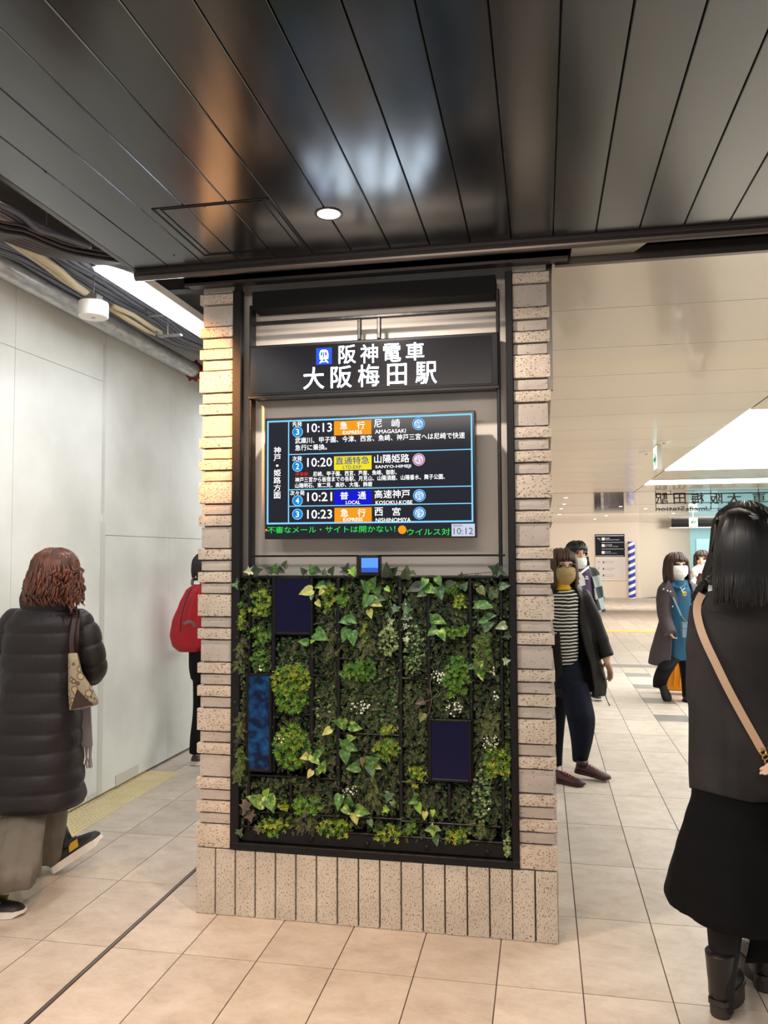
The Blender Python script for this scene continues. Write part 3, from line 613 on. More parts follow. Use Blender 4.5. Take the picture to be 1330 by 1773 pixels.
SCREENS = [(474, 1000, 541, 1101), (427, 1165, 468, 1337), (742, 1245, 817, 1355)]
def in_screen(px, py, m=0):
    return any(a-m < px < c+m and b_-m < py < d+m for a, b_, c, d in SCREENS)
fr = random.Random(21)
def leafv(mb, p, dirv, nrm, ln, wd, mi, fold=.25):
    d = dirv.normalized(); s_ = d.cross(nrm)
    s_ = s_.normalized() if s_.length > 1e-6 else Vector((1, 0, 0))
    n_ = s_.cross(d); mb.add([p, p+d*ln*.45+s_*wd/2+n_*wd*fold, p+d*ln, p+d*ln*.45-s_*wd/2+n_*wd*fold], [(0, 1, 2), (0, 2, 3)], mi)
def rv(a=1): return Vector((fr.uniform(-a, a), fr.uniform(-a, a), fr.uniform(-a, a)))
OUT = Vector((0, -1, 0))
def sprig(mb, p, kind, mi):
    if kind == 'fern':
        d = Vector((fr.uniform(-.7, .7), -.5+fr.uniform(-.3, .3), fr.uniform(-1.1, .5))).normalized(); L_ = fr.uniform(.022, .045); q = p.copy()
        n_ = 7
        for k in range(n_):
            q = q+d*L_/n_; d = (d+Vector((0, 0, -.10))).normalized(); s_ = d.cross(OUT+rv(.3)).normalized(); t = 1-k/n_*.6
            for sg in (1, -1): leafv(mb, q, d*.6+s_*sg, OUT+rv(.5), .0105*t, .0042, mi)
    elif kind == 'star':
        c = (OUT+rv(.55)+Vector((0, 0, .3))).normalized(); a = c.cross(ZV+rv(.2)).normalized(); b_ = c.cross(a); L_ = fr.uniform(.011, .017)
        for k in range(7):
            t = 2*PI*k/7+fr.random(); leafv(mb, p, a*math.cos(t)+b_*math.sin(t)+c*.5, c, L_, .0045, mi)
    elif kind == 'round':
        c = (OUT+rv(.7)+Vector((0, 0, .25))).normalized(); a = c.cross(ZV+rv(.3)).normalized(); b_ = c.cross(a); r_ = fr.uniform(.0045, .008)
        mb.add([p+(a*math.cos(t)+b_*math.sin(t)*.85)*r_+c*(.002 if k % 2 else 0) for k, t in enumerate([2*PI*i/6 for i in range(6)])], [(0, 1, 2, 3), (0, 3, 4, 5)], mi)
    elif kind == 'blade':
        d = Vector((fr.uniform(-.8, .8), -.6, fr.uniform(-1, .9))).normalized(); leafv(mb, p, d, OUT+rv(.4), fr.uniform(.02, .04), fr.uniform(.005, .008), mi)
    elif kind == 'dot':
        r_ = fr.uniform(.0025, .005); c = p+OUT*.006
        mb.add([c+Vector((r_*math.cos(t), 0, r_*math.sin(t))) for t in (0, 1.26, 2.51, 3.77, 5.03)]+[c+OUT*r_*.6], [(0, 1, 5), (1, 2, 5), (2, 3, 5), (3, 4, 5), (4, 0, 5)], mi)
def fill(name, mts, items):     # items: (px0,py0,px1,py1,count,kind,list of material indices)
    mb = MB()
    for x0, y0, x1, y1, n_, kd, mis in items:
        for _ in range(n_):
            if kd[0] == 'o':   # oval blob
                t = fr.uniform(0, 2*PI); rr = math.sqrt(fr.random()); px = (x0+x1)/2+(x1-x0)/2*rr*math.cos(t); py = (y0+y1)/2+(y1-y0)/2*rr*math.sin(t); kk = kd[1:]; pr = fr.uniform(-.03, .03)
            else: px = fr.uniform(x0, x1); py = fr.uniform(y0, y1); kk = kd; pr = fr.uniform(.015, .09)
            if in_screen(px, py, 3): continue
            p = at_y(px, py, 0); p.y = pr; p.x = min(max(p.x, .205), 1.34); p.z = max(p.z, .335)
            sprig(mb, p, kk, fr.choice(mis))
    return mb.build(name, mts, gw, kind='stuff')
CELLS = [(410, 1005, 428, 1440), (431, 1000, 471, 1163), (476, 1103, 538, 1232), (476, 1236, 538, 1335), (541, 1000, 584, 1166), (541, 1170, 584, 1336), (588, 1000, 691, 1137), (588, 1142, 691, 1266), (588, 1270, 691, 1408),
         (696, 1000, 741, 1171), (696, 1175, 741, 1350), (745, 1000, 813, 1103), (745, 1107, 813, 1243), (818, 1000, 864, 1175), (818, 1180, 864, 1358), (868, 1005, 882, 1470),
         (430, 1344, 501, 1400), (505, 1344, 584, 1404), (697, 1358, 776, 1416), (780, 1362, 864, 1420), (440, 1408, 636, 1436), (640, 1415, 862, 1452)]
def dens(c, k): return int((c[2]-c[0])*(c[3]-c[1])*k)
fill('fern_foliage', ['fern_dark', 'fern_olive', 'fern_grey'], [c+(dens(c, .042), 'fern', [0, 0, 0, 1, 2]) for c in CELLS])
fill('creeping_foliage', ['round_green', 'round_dark', 'round_pale'], [c+(dens(c, .05), 'round', [0, 1, 1, 0, 2] if k_ in (2, 5, 7, 15, 0) else [1, 1, 0]) for k_, c in enumerate(CELLS)]
     + [(541, 1180, 584, 1330, 420, 'round', [0, 0, 2, 1]), (588, 1150, 691, 1262, 700, 'round', [0, 0, 2]), (476, 1105, 538, 1160, 260, 'round', [0, 0, 1]), (410, 1150, 428, 1270, 160, 'round', [2, 0]), (870, 1200, 882, 1480, 260, 'round', [2, 0]),
        (818, 1330, 852, 1430, 160, 'oround', [2, 2, 0]), (655, 1085, 690, 1135, 160, 'oround', [2]), (700, 1080, 735, 1165, 160, 'oround', [2, 0])])
fill('blade_foliage', ['fern_olive', 'round_dark', 'fern_dark'], [c+(dens(c, .016), 'blade', [0, 1, 2]) for c in CELLS])
ST = [(433, 1020, 470, 1070, 1, 80), (430, 1085, 468, 1120, 0, 40), (471, 1150, 540, 1205, 1, 190), (474, 1185, 536, 1234, 0, 130), (474, 1255, 538, 1330, 0, 170), (490, 1262, 525, 1300, 1, 60), (586, 1020, 604, 1052, 0, 30), (560, 1010, 585, 1050, 1, 30),
      (610, 1138, 650, 1180, 2, 80), (592, 1150, 640, 1175, 0, 60), (768, 1135, 814, 1215, 0, 130), (770, 1010, 800, 1030, 0, 20), (785, 1030, 810, 1055, 1, 26), (648, 1280, 694, 1315, 1, 90), (655, 1255, 685, 1270, 1, 20), (705, 1325, 735, 1360, 1, 34),
      (838, 1295, 868, 1350, 1, 70), (866, 1290, 884, 1345, 1, 50), (406, 1045, 424, 1090, 1, 44), (405, 1300, 422, 1345, 0, 34), (448, 1415, 500, 1445, 1, 60), (545, 1420, 615, 1448, 1, 70), (505, 1380, 560, 1410, 0, 60), (645, 1430, 700, 1455, 1, 50),
      (770, 1435, 815, 1462, 1, 40), (772, 1088, 800, 1104, 0, 26), (560, 1040, 572, 1060, 0, 16), (480, 1390, 500, 1402, 1, 16), (700, 1420, 720, 1445, 0, 16), (800, 1080, 812, 1100, 0, 10), (625, 1080, 640, 1130, 1, 24), (436, 1125, 470, 1165, 2, 40), (820, 1100, 850, 1170, 0, 30)]
fill('sedum_foliage', ['star_green', 'star_yellow', 'star_mid'], [(a, b_, c, d, n_, 'ostar', [k_, k_, 0, 2] if k_ != 2 else [2, 2, 0]) for a, b_, c, d, k_, n_ in ST])
fill('white_buds', ['petal_white'], [(a, b_, c, d, n_, 'odot', [0]) for a, b_, c, d, n_ in ((746, 1160, 772, 1182, 26), (768, 1208, 800, 1240, 34), (850, 1150, 862, 1170, 8), (843, 1275, 860, 1290, 14), (608, 1212, 642, 1235, 24), (590, 1360, 620, 1378, 20),
     (852, 1196, 864, 1222, 8), (484, 1265, 498, 1284, 12), (448, 1152, 460, 1166, 8), (836, 1270, 866, 1300, 18), (700, 1030, 712, 1110, 10), (845, 1385, 850, 1400, 4))])
# ivy-like trailing fern down the left and right strips
fill('trailing_foliage', ['fern_olive', 'fern_grey', 'round_pale'], [(406, 1230, 424, 1280, 40, 'ofern', [0, 1]), (405, 1290, 424, 1350, 40, 'ofern', [0]), (408, 1095, 424, 1160, 40, 'ofern', [1, 0]), (628, 1090, 645, 1136, 30, 'ofern', [0, 1]), (562, 1080, 583, 1140, 30, 'ofern', [0, 1]),
     (645, 1330, 650, 1400, 24, 'ofern', [0]), (825, 1090, 850, 1165, 50, 'ofern', [0]), (835, 1230, 862, 1290, 50, 'ofern', [0]), (520, 1400, 545, 1440, 40, 'ofern', [0, 1]), (820, 1420, 850, 1440, 20, 'ofern', [0]), (873, 1440, 884, 1488, 60, 'oround', [2])])

# large leaved plants, each rooted in the trellis
def heart(ln, wd, lobed=False):
    if lobed: pr = [(0, 0), (-.10, .30), (-.02, .52), (.28, .36), (.40, .62), (.56, .24), (1., 0)]
    else: pr = [(0, 0), (-.10, .22), (-.02, .42), (.18, .5), (.45, .42), (.75, .2), (1., 0)]
    return [(a*ln, b_*wd) for a, b_ in pr]
def big_leaf(px, py, lp, ang, mt, parent, lobed=False, wr=.85):
    """leaf centred on the pixel ray at the trellis, lp long in pixels, tip towards ang (degrees, 0 = right, 90 = up)"""
    c = at_y(px, py, 0); ln = lp*.00240*1.02; wd = ln*wr; out = fr.uniform(.02, .045)
    a = math.radians(ang); d = Vector((math.cos(a), -.35-fr.uniform(0, .3), math.sin(a))).normalized()
    n_ = (OUT+Vector((fr.uniform(-.35, .35), 0, fr.uniform(.0, .5)))).normalized(); s_ = d.cross(n_).normalized(); n_ = s_.cross(d).normalized()
    if n_.y > 0: n_ = -n_
    base = Vector((c.x, -out+.012, c.z))-d*ln*.45
    pr = heart(ln, wd, lobed); mid = []; Lf = []; Rt_ = []
    for k_, (u, w_) in enumerate(pr):
        curl = -n_*(u/ln)**2*ln*.16 if u > 0 else Vector()
        mid.append(base+d*max(u, 0)+curl); Lf.append(base+d*u+s_*w_+n_*w_*.28+curl); Rt_.append(base+d*u-s_*w_+n_*w_*.28+curl)
    V = mid+Lf+Rt_; n0 = len(pr); F = []
    for k_ in range(n0-1):
        F.append((k_, k_+1, n0+k_+1, n0+k_)); F.append((k_+1, k_, 2*n0+k_, 2*n0+k_+1))
    # underside so that the blade has thickness
    V2 = [v-n_*.0008 for v in V]; F2 = [tuple(i+len(V) for i in f)[::-1] for f in F]
    mb = MB().add(V+V2, F+F2); mb.tube([base+Vector((0, .045, -.01)), base+Vector((0, .015, -.004)), mid[0]], .0012, 5)
    return mb.build('leaf', mt, parent, smooth=False)
PLANTS = [
 ('pothos_plant', 'cream and yellow pothos leaves over the right edge of the upper blue screen', 'pothos', [(533, 1024, 25, 195, 'pothos_yellow'), (556, 1014, 18, 200, 'pothos_variegated'), (559, 1025, 12, 240, 'pothos_yellow'), (543, 1034, 10, 260, 'pothos_green'), (553, 1045, 14, 310, 'pothos_yellow')]),
 ('pothos_plant', 'broad mid green pothos leaves just below right of the upper blue screen', 'pothos', [(558, 1100, 32, 340, 'pothos_green'), (529, 1110, 18, 170, 'pothos_green'), (544, 1109, 9, 20, 'leaf_bright')]),
 ('pothos_plant', 'four drooping green pothos leaves beside the middle upright, below the top shelf', 'pothos', [(600, 1074, 24, 190, 'pothos_green'), (612, 1073, 20, 330, 'pothos_green'), (599, 1099, 24, 250, 'pothos_green'), (612, 1104, 26, 285, 'pothos_green')]),
 ('pothos_plant', 'large bushy pothos with glossy leaves under the small monitor', 'pothos', [(637, 1013, 24, 130, 'pothos_green'), (645, 1010, 28, 60, 'pothos_green'), (657, 1021, 18, 45, 'pothos_green'), (658, 1035, 24, 350, 'ivy_green'), (638, 1040, 26, 250, 'pothos_green'), (653, 1043, 24, 335, 'pothos_yellow'), (643, 1062, 16, 290, 'pothos_yellow'), (673, 1020, 12, 320, 'leaf_bright')]),
 ('ivy_plant', 'pale edged ivy sprigs high on the left of the fourth upright', 'ivy', [(686, 1055, 16, 240, 'ivy_green'), (679, 1075, 13, 30, 'ivy_pale'), (674, 1086, 12, 200, 'ivy_pale'), (672, 1064, 10, 90, 'ivy_green')], True),
 ('ivy_plant', 'grey green ivy trailing down the right of the fourth upright', 'ivy', [(704, 1045, 18, 100, 'ivy_green'), (707, 1056, 18, 20, 'ivy_green'), (704, 1068, 18, 200, 'ivy_green'), (702, 1086, 9, 250, 'ivy_pale'), (706, 1107, 11, 300, 'ivy_pale')], True),
 ('pothos_plant', 'variegated pothos leaf among dark leaves at the top right, left of the ferns', 'pothos', [(747, 1020, 24, 330, 'pothos_variegated'), (736, 1009, 18, 250, 'pothos_green'), (719, 1018, 26, 200, 'ivy_dark'), (761, 1006, 18, 300, 'pothos_green'), (763, 1026, 24, 290, 'ivy_green'), (731, 1028, 17, 210, 'ivy_green'), (782, 1010, 18, 20, 'ivy_dark'), (806, 1014, 16, 60, 'ivy_green')]),
 ('pothos_plant', 'green and white pothos leaves left of the short shelf under the top right cells', 'pothos', [(752, 1072, 24, 120, 'pothos_green'), (760, 1074, 26, 345, 'pothos_variegated'), (750, 1093, 20, 215, 'pothos_variegated'), (767, 1098, 22, 300, 'pothos_variegated')]),
 ('pothos_plant', 'olive pothos cluster in the cell at the far top right', 'pothos', [(829, 1048, 20, 200, 'pothos_green'), (843, 1048, 22, 350, 'pothos_green'), (837, 1074, 16, 200, 'pothos_green'), (851, 1066, 18, 15, 'ivy_green'), (835, 1023, 18, 310, 'fern_olive'), (853, 1027, 20, 110, 'ivy_green'), (846, 1082, 22, 25, 'ivy_green')]),
 ('pothos_plant', 'single pale green heart leaf beside the right frame post', 'pothos', [(868, 1084, 19, 200, 'ivy_pale'), (874, 1014, 18, 10, 'ivy_green')]),
 ('pothos_plant', 'hanging variegated pothos above the shelf right of the sedum', 'pothos', [(815, 1154, 13, 200, 'pothos_green'), (832, 1150, 22, 60, 'pothos_variegated'), (833, 1164, 26, 285, 'pothos_variegated')]),
 ('ivy_plant', 'small bright ivy leaf low in the right hand strip', 'ivy', [(878, 1144, 13, 20, 'ivy_pale'), (877, 1100, 14, 200, 'ivy_dark')], True),
 ('pothos_plant', 'three pothos leaves spread over the left end of the middle shelf', 'pothos', [(590, 1251, 24, 150, 'pothos_variegated'), (616, 1258, 24, 350, 'pothos_variegated'), (568, 1265, 18, 215, 'pothos_yellow')]),
 ('pothos_plant', 'lime yellow pothos trailing beside the lower left sedum', 'pothos', [(537, 1297, 12, 60, 'pothos_green'), (533, 1307, 20, 195, 'pothos_yellow'), (549, 1313, 22, 330, 'pothos_variegated'), (556, 1301, 20, 40, 'pothos_green'), (562, 1324, 22, 70, 'pothos_variegated'), (540, 1337, 15, 240, 'pothos_yellow'), (555, 1333, 16, 20, 'pothos_variegated')]),
 ('pothos_plant', 'dull green pothos leaves just under the middle shelf', 'pothos', [(598, 1285, 22, 130, 'pothos_green'), (612, 1293, 20, 340, 'pothos_green'), (600, 1308, 25, 285, 'pothos_green'), (609, 1276, 17, 10, 'pothos_variegated')]),
 ('pothos_plant', 'long olive pothos leaves in the centre above the bottom rows', 'pothos', [(614, 1327, 23, 185, 'pothos_green'), (645, 1316, 32, 25, 'pothos_green'), (646, 1333, 20, 290, 'ivy_green'), (656, 1327, 12, 340, 'pothos_yellow'), (630, 1316, 14, 260, 'twig')]),
 ('pothos_plant', 'bright variegated pothos at the bottom left of the trellis', 'pothos', [(446, 1384, 34, 160, 'pothos_variegated'), (464, 1370, 18, 60, 'leaf_bright'), (472, 1388, 30, 300, 'pothos_variegated')]),
 ('pothos_plant', 'trailing pothos with one cream leaf over the lower centre shelf', 'pothos', [(589, 1386, 26, 260, 'pothos_green'), (606, 1384, 22, 80, 'pothos_green'), (602, 1400, 20, 320, 'pothos_variegated'), (630, 1401, 26, 350, 'pothos_variegated'), (616, 1416, 20, 290, 'pothos_yellow'), (643, 1424, 14, 300, 'ivy_green')]),
 ('climbing_plant', 'bright green round leaves hanging in the lower right cell', 'plant', [(726, 1398, 18, 290, 'leaf_bright'), (736, 1411, 14, 270, 'pothos_yellow'), (751, 1404, 11, 270, 'leaf_bright'), (716, 1386, 15, 200, 'pothos_green'), (722, 1372, 12, 120, 'pothos_green')]),
 ('rosette_plant', 'round rosette of lime leaves on the bottom planter edge', 'plant', [(743, 1434, 13, 190, 'round_pale'), (750, 1428, 13, 90, 'pothos_variegated'), (758, 1434, 13, 350, 'round_pale'), (751, 1440, 13, 270, 'pothos_variegated'), (756, 1453, 17, 280, 'ivy_green')]),
 ('ivy_plant', 'grey ivy leaves below centre right of the trellis', 'ivy', [(673, 1380, 18, 250, 'ivy_green'), (683, 1390, 12, 300, 'ivy_green'), (668, 1400, 12, 220, 'leaf_bright')], True),
 ('ivy_plant', 'brownish dry ivy leaves in the bottom left corner', 'ivy', [(429, 1396, 24, 250, 'leaf_brown'), (436, 1412, 20, 290, 'leaf_brown'), (418, 1438, 16, 60, 'ivy_green'), (451, 1434, 14, 280, 'leaf_brown')], True),
 ('ivy_plant', 'variegated ivy lying on the trellis top by the left post', 'ivy', [(434, 989, 16, 180, 'ivy_pale'), (451, 988, 20, 20, 'ivy_dark'), (443, 984, 12, 90, 'ivy_green'), (410, 1012, 18, 300, 'ivy_green')], True),
 ('pothos_plant', 'dark pothos standing on the trellis top above the upper blue screen', 'pothos', [(468, 986, 18, 150, 'ivy_dark'), (481, 984, 20, 80, 'pothos_green'), (490, 988, 16, 330, 'ivy_dark'), (496, 976, 14, 60, 'fern_dark')]),
 ('pothos_plant', 'dark leaves on the trellis top midway between left post and small monitor', 'pothos', [(527, 988, 14, 120, 'ivy_dark'), (543, 986, 20, 110, 'pothos_green'), (550, 988, 18, 340, 'ivy_dark'), (565, 990, 12, 80, 'ivy_green'), (578, 987, 16, 60, 'ivy_dark')]),
 ('ivy_plant', 'pointed ivy leaves on the trellis top just left of the small monitor', 'ivy', [(603, 984, 20, 75, 'ivy_dark'), (614, 991, 16, 290, 'leaf_bright'), (596, 990, 12, 180, 'ivy_dark')], True),
 ('pothos_plant', 'two dark round leaves on the trellis top just right of the small monitor', 'pothos', [(673, 987, 26, 100, 'ivy_dark'), (683, 988, 18, 40, 'ivy_dark'), (706, 991, 24, 80, 'fern_dark'), (718, 994, 14, 330, 'fern_dark')]),
 ('ivy_plant', 'dark ivy crossing the right post on the trellis top', 'ivy', [(857, 985, 22, 150, 'ivy_dark'), (867, 990, 20, 340, 'ivy_dark'), (801, 995, 10, 90, 'ivy_dark')], True),
]
for P_ in PLANTS:
    nm, lb, ct, lv = P_[:4]; lob = len(P_) > 4
    c = at_y(lv[0][0], lv[0][1], .02); t = thing(nm, c, lb, ct)
    if len(lv) > 1:
        st = MB()
        for (a, b_) in zip(lv[:-1], lv[1:]):
            A = at_y(a[0], a[1], 0); B = at_y(b_[0], b_[1], 0); A.y = .018; B.y = .018; Mi = (A+B)/2; Mi.y = .035; st.tube([A, Mi, B], .0014, 5)
        st.build('stem', 'twig', t)
    for l in lv: big_leaf(*l[:5], t, lob, .95 if lob else .8)
# bare twig in the cell left of the lower blue screen
t = thing('bare_vine', at_y(750, 1205, .0), 'thin bare tan vine twig beside the blue screen at lower right', 'vine')
v_ = MB(); pts = [(752, 1162), (746, 1180), (748, 1198), (750, 1208), (745, 1230), (738, 1245)]; v_.tube([at_y(a, b_, 0)+Vector((0, -.03, 0)) for a, b_ in pts], .0018, 6)
v_.tube([at_y(a, b_, 0)+Vector((0, -.03, 0)) for a, b_ in [(762, 1195), (750, 1208), (735, 1214), (725, 1222)]], .0016, 6); v_.build('twig', 'twig', t)
for l in ((728, 1214, 16, 200, 'leaf_brown'), (744, 1196, 12, 110, 'leaf_brown'), (732, 1240, 16, 250, 'fern_olive')): big_leaf(*l, t)

# ---- blue screens in the trellis
def screen(px0, py0, px1, py1, mt, label, y=-.012):
    a = at_y(px0, py0, y); b_ = at_y(px1, py1, y); fw = .012
    t = thing('screen_panel', ((a.x+b_.x)/2, y, b_.z), label, 'screen', 'blue screens set in the green wall')
    f = MB(); f.bbox((a.x-fw, y, b_.z-fw), (a.x, .05, a.z+fw)); f.bbox((b_.x, y, b_.z-fw), (b_.x+fw, .05, a.z+fw)); f.bbox((a.x, y, a.z), (b_.x, .05, a.z+fw)); f.bbox((a.x, y, b_.z-fw), (b_.x, .05, b_.z)); f.box((a.x, .012, b_.z), (b_.x, .05, a.z))
    f.build('bezel', 'black_steel', t); MB().box((a.x, y+.004, b_.z), (b_.x, y+.010, a.z)).build('display', mt, t)
    return t
screen(477, 1003, 537, 1095, 'dim_screen', 'dark navy screen at the top left of the green wall')
screen(430, 1170, 465, 1333, 'water_screen', 'tall narrow screen showing dark blue water at the left of the green wall')
screen(747, 1250, 812, 1351, 'dim_screen', 'dark navy screen at the lower right of the green wall')
# small monitor
a = at_y(626, 966, -.03); b_ = at_y(655, 991, -.03)
t = thing('small_monitor', ((a.x+b_.x)/2, .02, 1.443), 'small monitor with a blue picture on top of the green wall', 'monitor')
MB().bbox((.720, -.03, 1.443), (.818, .02, 1.530), .004).box((.722, -.031, 1.443), (.732, -.022, 1.53)).box((.806, -.031, 1.443), (.816, -.022, 1.53)).build('housing', 'black_steel', t)
zm = b_.z+(a.z-b_.z)*.32
MB().box((a.x, -.034, zm), (b_.x, -.031, a.z), 0).box((a.x, -.034, b_.z), (b_.x, -.031, zm), 1).build('display', ['blue_screen', 'blue_screen_low'], t)

# ---- station name sign
SY = -.012
t = thing('station_sign', (.776, SY, 2.225), 'backlit black station name sign with white characters above the departure screen', 'sign')
MB().bbox((.236, SY, 2.222), (1.318, .10, 2.446), .004).build('box', 'black_steel', t)
MB().box((.246, SY-.002, 2.234), (1.290, SY, 2.434)).build('face', 'sign_face', t)
MB().box((.236, SY-.006, 2.212), (1.318, .03, 2.222)).build('lower_rail', 'trellis_steel', t)
def sp(x, y): return at_y(400+x/2.375, 440+y/2.375, SY-.004)
def sign_char(ch, x0, y0, x1, y1):
    mb = MB(); a = sp(x0, y0); b_ = sp(x1, y1); a.y = b_.y = SY-.0035; glyphs(ch, mb, a, b_, bold=.022, res=4); mb.build('character', 'sign_white', t)
for ch, x0, x1, y0, y1 in (('阪', 443, 513, 376, 447), ('神', 533, 604, 373, 445), ('電', 627, 698, 370, 440), ('車', 720, 794, 365, 434), ('大', 298, 382, 468, 552), ('阪', 411, 496, 462, 547), ('梅', 523, 609, 456, 542), ('田', 643, 722, 453, 536), ('駅', 759, 846, 445, 530)):
    sign_char(ch, x0, y0, x1, y1)
a = sp(350, 387); b_ = sp(415, 452)
MB().box((a.x, SY-.004, b_.z), (b_.x, SY-.002, a.z)).build('symbol_plate', 'sign_blue', t)
cx, cz_, s_ = (a.x+b_.x)/2, (a.z+b_.z)/2, (b_.x-a.x)
ic = MB(); Y0, Y1 = SY-.006, SY-.004
def P2(u, v): return (cx+u*s_, Y0, cz_+v*s_)
ic.prism([P2(*q) for q in ((-.26, -.18), (.26, -.18), (.28, .1), (.22, .32), (.1, .38), (-.1, .38), (-.22, .32), (-.28, .1))], (0, .002, 0))
for q in (((-.12, -.2), (-.06, -.2), (-.22, -.42), (-.28, -.42)), ((.12, -.2), (.06, -.2), (.22, -.42), (.28, -.42))): ic.prism([P2(*p) for p in q], (0, .002, 0))
ic.prism([P2(*p) for p in ((-.2, -.36), (.2, -.36), (.18, -.32), (-.18, -.32))], (0, .002, 0)); ic.build('train_symbol', 'sign_white', t)
ic = MB(); Y0 = SY-.007
for q in (((-.21, .02), (-.07, .02), (-.07, .26), (-.18, .26)), ((-.045, -.12), (.045, -.12), (.045, .26), (-.045, .26)), ((.07, .02), (.21, .02), (.18, .26), (.07, .26)), ((-.2, -.12), (-.12, -.12), (-.12, -.06), (-.2, -.06)), ((.12, -.12), (.2, -.12), (.2, -.06), (.12, -.06))): ic.prism([P2(*p) for p in q], (0, .001, 0))
ic.build('train_windows', 'sign_blue', t)

# ---- departure display
TVY = -.045
tvt = thing('departure_display', (.765, TVY, 1.6), 'wide departure timetable screen mounted on the beige back board', 'screen')
def tz(x, y): return at_y(430+x/3.167, 700+y/3.167, TVY)
tl = tz(92, 78); br = tz(1250, 730); X0, X1, Z1, Z0 = tl.x, br.x, tl.z, br.z
MB().bbox((X0, TVY, Z0), (X1, .04, Z1), .003).build('housing', 'tv_case', tvt); MB().box((X0+.1, .04, Z0+.1), (X1-.1, RB, Z1-.1)).build('wall_bracket', 'black_steel', tvt)
MB().box((X0+.006, TVY-.0015, Z0+.008), (X1-.006, TVY, Z1-.007)).build('display', 'tv_screen', tvt)
def uvq(x, y, o=.0025):    # zoomed picture coordinates -> a point on the screen, squared to the housing
    p = tz(x, y); return Vector((p.x, TVY-o, p.z))
def rect(mb, x0, y0, x1, y1, mi=0, o=.0025):
    # heights follow the slant of the picture so that both ends land on the same level
    a = uvq(x0, y0, o); b_ = uvq(x1, y1-(x1-x0)*SL(y0), o); mb.add([(a.x, a.y, b_.z), (b_.x, a.y, b_.z), (b_.x, a.y, a.z), (a.x, a.y, a.z)], [(0, 1, 2, 3)], mi)
def SL(y): return (.0405-.0245*(y-60)/650)*-1+0      # slant: a level line rises to the right in the zoomed picture
def zt(y):     # world height of the zoomed picture row y measured at the left end (x=110)
    return tz(110, y).z
def xt(x): return tz(x, 400).x
def R(mb, x0, y0, x1, y1, mi=0, o=.0025):
    a, b_ = xt(x0), xt(x1); z1, z0 = zt(y0), zt(y1); mb.add([(a, TVY-o, z0), (b_, TVY-o, z0), (b_, TVY-o, z1), (a, TVY-o, z1)], [(0, 1, 2, 3)], mi)
def T(mb, s_, x0, y0, x1, y1, mi=0, bold=.01, o=.0035):
    glyphs(s_, mb, (xt(x0), TVY-o, zt(y0)), (xt(x1), TVY-o, zt(y1)), mi=mi, bold=bold)
def yl_(x, y): return y-(x-110)*SL(y)     # bring a picture row at column x to its row at the left end
def TT(mb, s_, x0, y0, x1, y1, mi=0, bold=.01, o=.0035):
    xm = (x0+x1)/2; T(mb, s_, x0, yl_(xm, y0), x1, yl_(xm, y1), mi, bold, o)
def RR(mb, x0, y0, x1, y1, mi=0, o=.0025):
    xm = (x0+x1)/2; R(mb, x0, yl_(xm, y0), x1, yl_(xm, y1), mi, o)
fr_ = MB(); W_ = 9
Lx, Rx = 103, 1232
R(fr_, Lx, 92, Rx, 101); R(fr_, Lx, 650, Rx, 659); R(fr_, Lx, 92, Lx+9, 659); R(fr_, Rx-9, 92, Rx, 659); R(fr_, 219, 96, 225, 655)
for yy in (277, 469, 559): R(fr_, 222, yy, Rx-4, yy+5)
fr_.build('table_lines', 'screen_cyan', tvt)
def PR(name, mt, *a, **k): mb = MB(); RR(mb, *a, **k); return mb.build(name, mt, tvt)
def PT(name, mt, *a, parent=None, **k): mb = MB(); TT(mb, *a, **k); return mb.build(name, mt, parent or tvt)
LB = []
for x0, y0, x1, y1, mt in ((471, 88, 677, 167, 'screen_orange'), (471, 282, 677, 358, 'screen_yellow'), (471, 470, 677, 551, 'screen_blue'), (473, 564, 677, 644, 'screen_orange')): LB.append(PR('service_label', mt, x0, y0, x1, y1))
tx = MB()
for k_, ch in enumerate('神戸・姫路方面'): T(tx, ch, 141+(0 if ch != '・' else 12), 236+41*k_+(0 if ch != '・' else 14), 179-(0 if ch != '・' else 12), 270+41*k_+2-(0 if ch != '・' else 10), bold=.02)
tx.build('direction_text', 'screen_white', tvt, kind='stuff')
for s_, y0 in (('先発', 96), ('次発', 285), ('次々発', 473)): PT('order_text', 'screen_white', s_, 231 if len(s_) > 2 else 243, y0, 310 if len(s_) > 2 else 295, y0+26)
for s_, y0 in (('10:13', 104), ('10:20', 293), ('10:21', 482), ('10:23', 577)): PT('departure_time', 'screen_white', s_, 325, y0, 460, y0+48, bold=.03)
for p_, ab, en in ((0, ('急', 505, 96, 545, 136, '行', 598, 94, 640, 134), ('EXPRESS', 520, 144, 624, 162)), (2, ('普', 505, 479, 549, 520, '通', 602, 477, 646, 518), ('LOCAL', 536, 526, 614, 545)), (3, ('急', 507, 572, 549, 614, '行', 600, 571, 644, 613), ('EXPRESS', 522, 620, 627, 639))):
    mb = MB(); TT(mb, *ab[:5], bold=.02); TT(mb, *ab[5:], bold=.02); TT(mb, *en); mb.build('service_text', 'screen_white', LB[p_], kind='stuff')
mb = MB(); TT(mb, '直通特急', 480, 287, 664, 327, bold=.03); TT(mb, 'LTD.EXP.', 520, 334, 626, 353, bold=.01); mb.build('service_text', 'screen_navy', LB[1], kind='stuff')
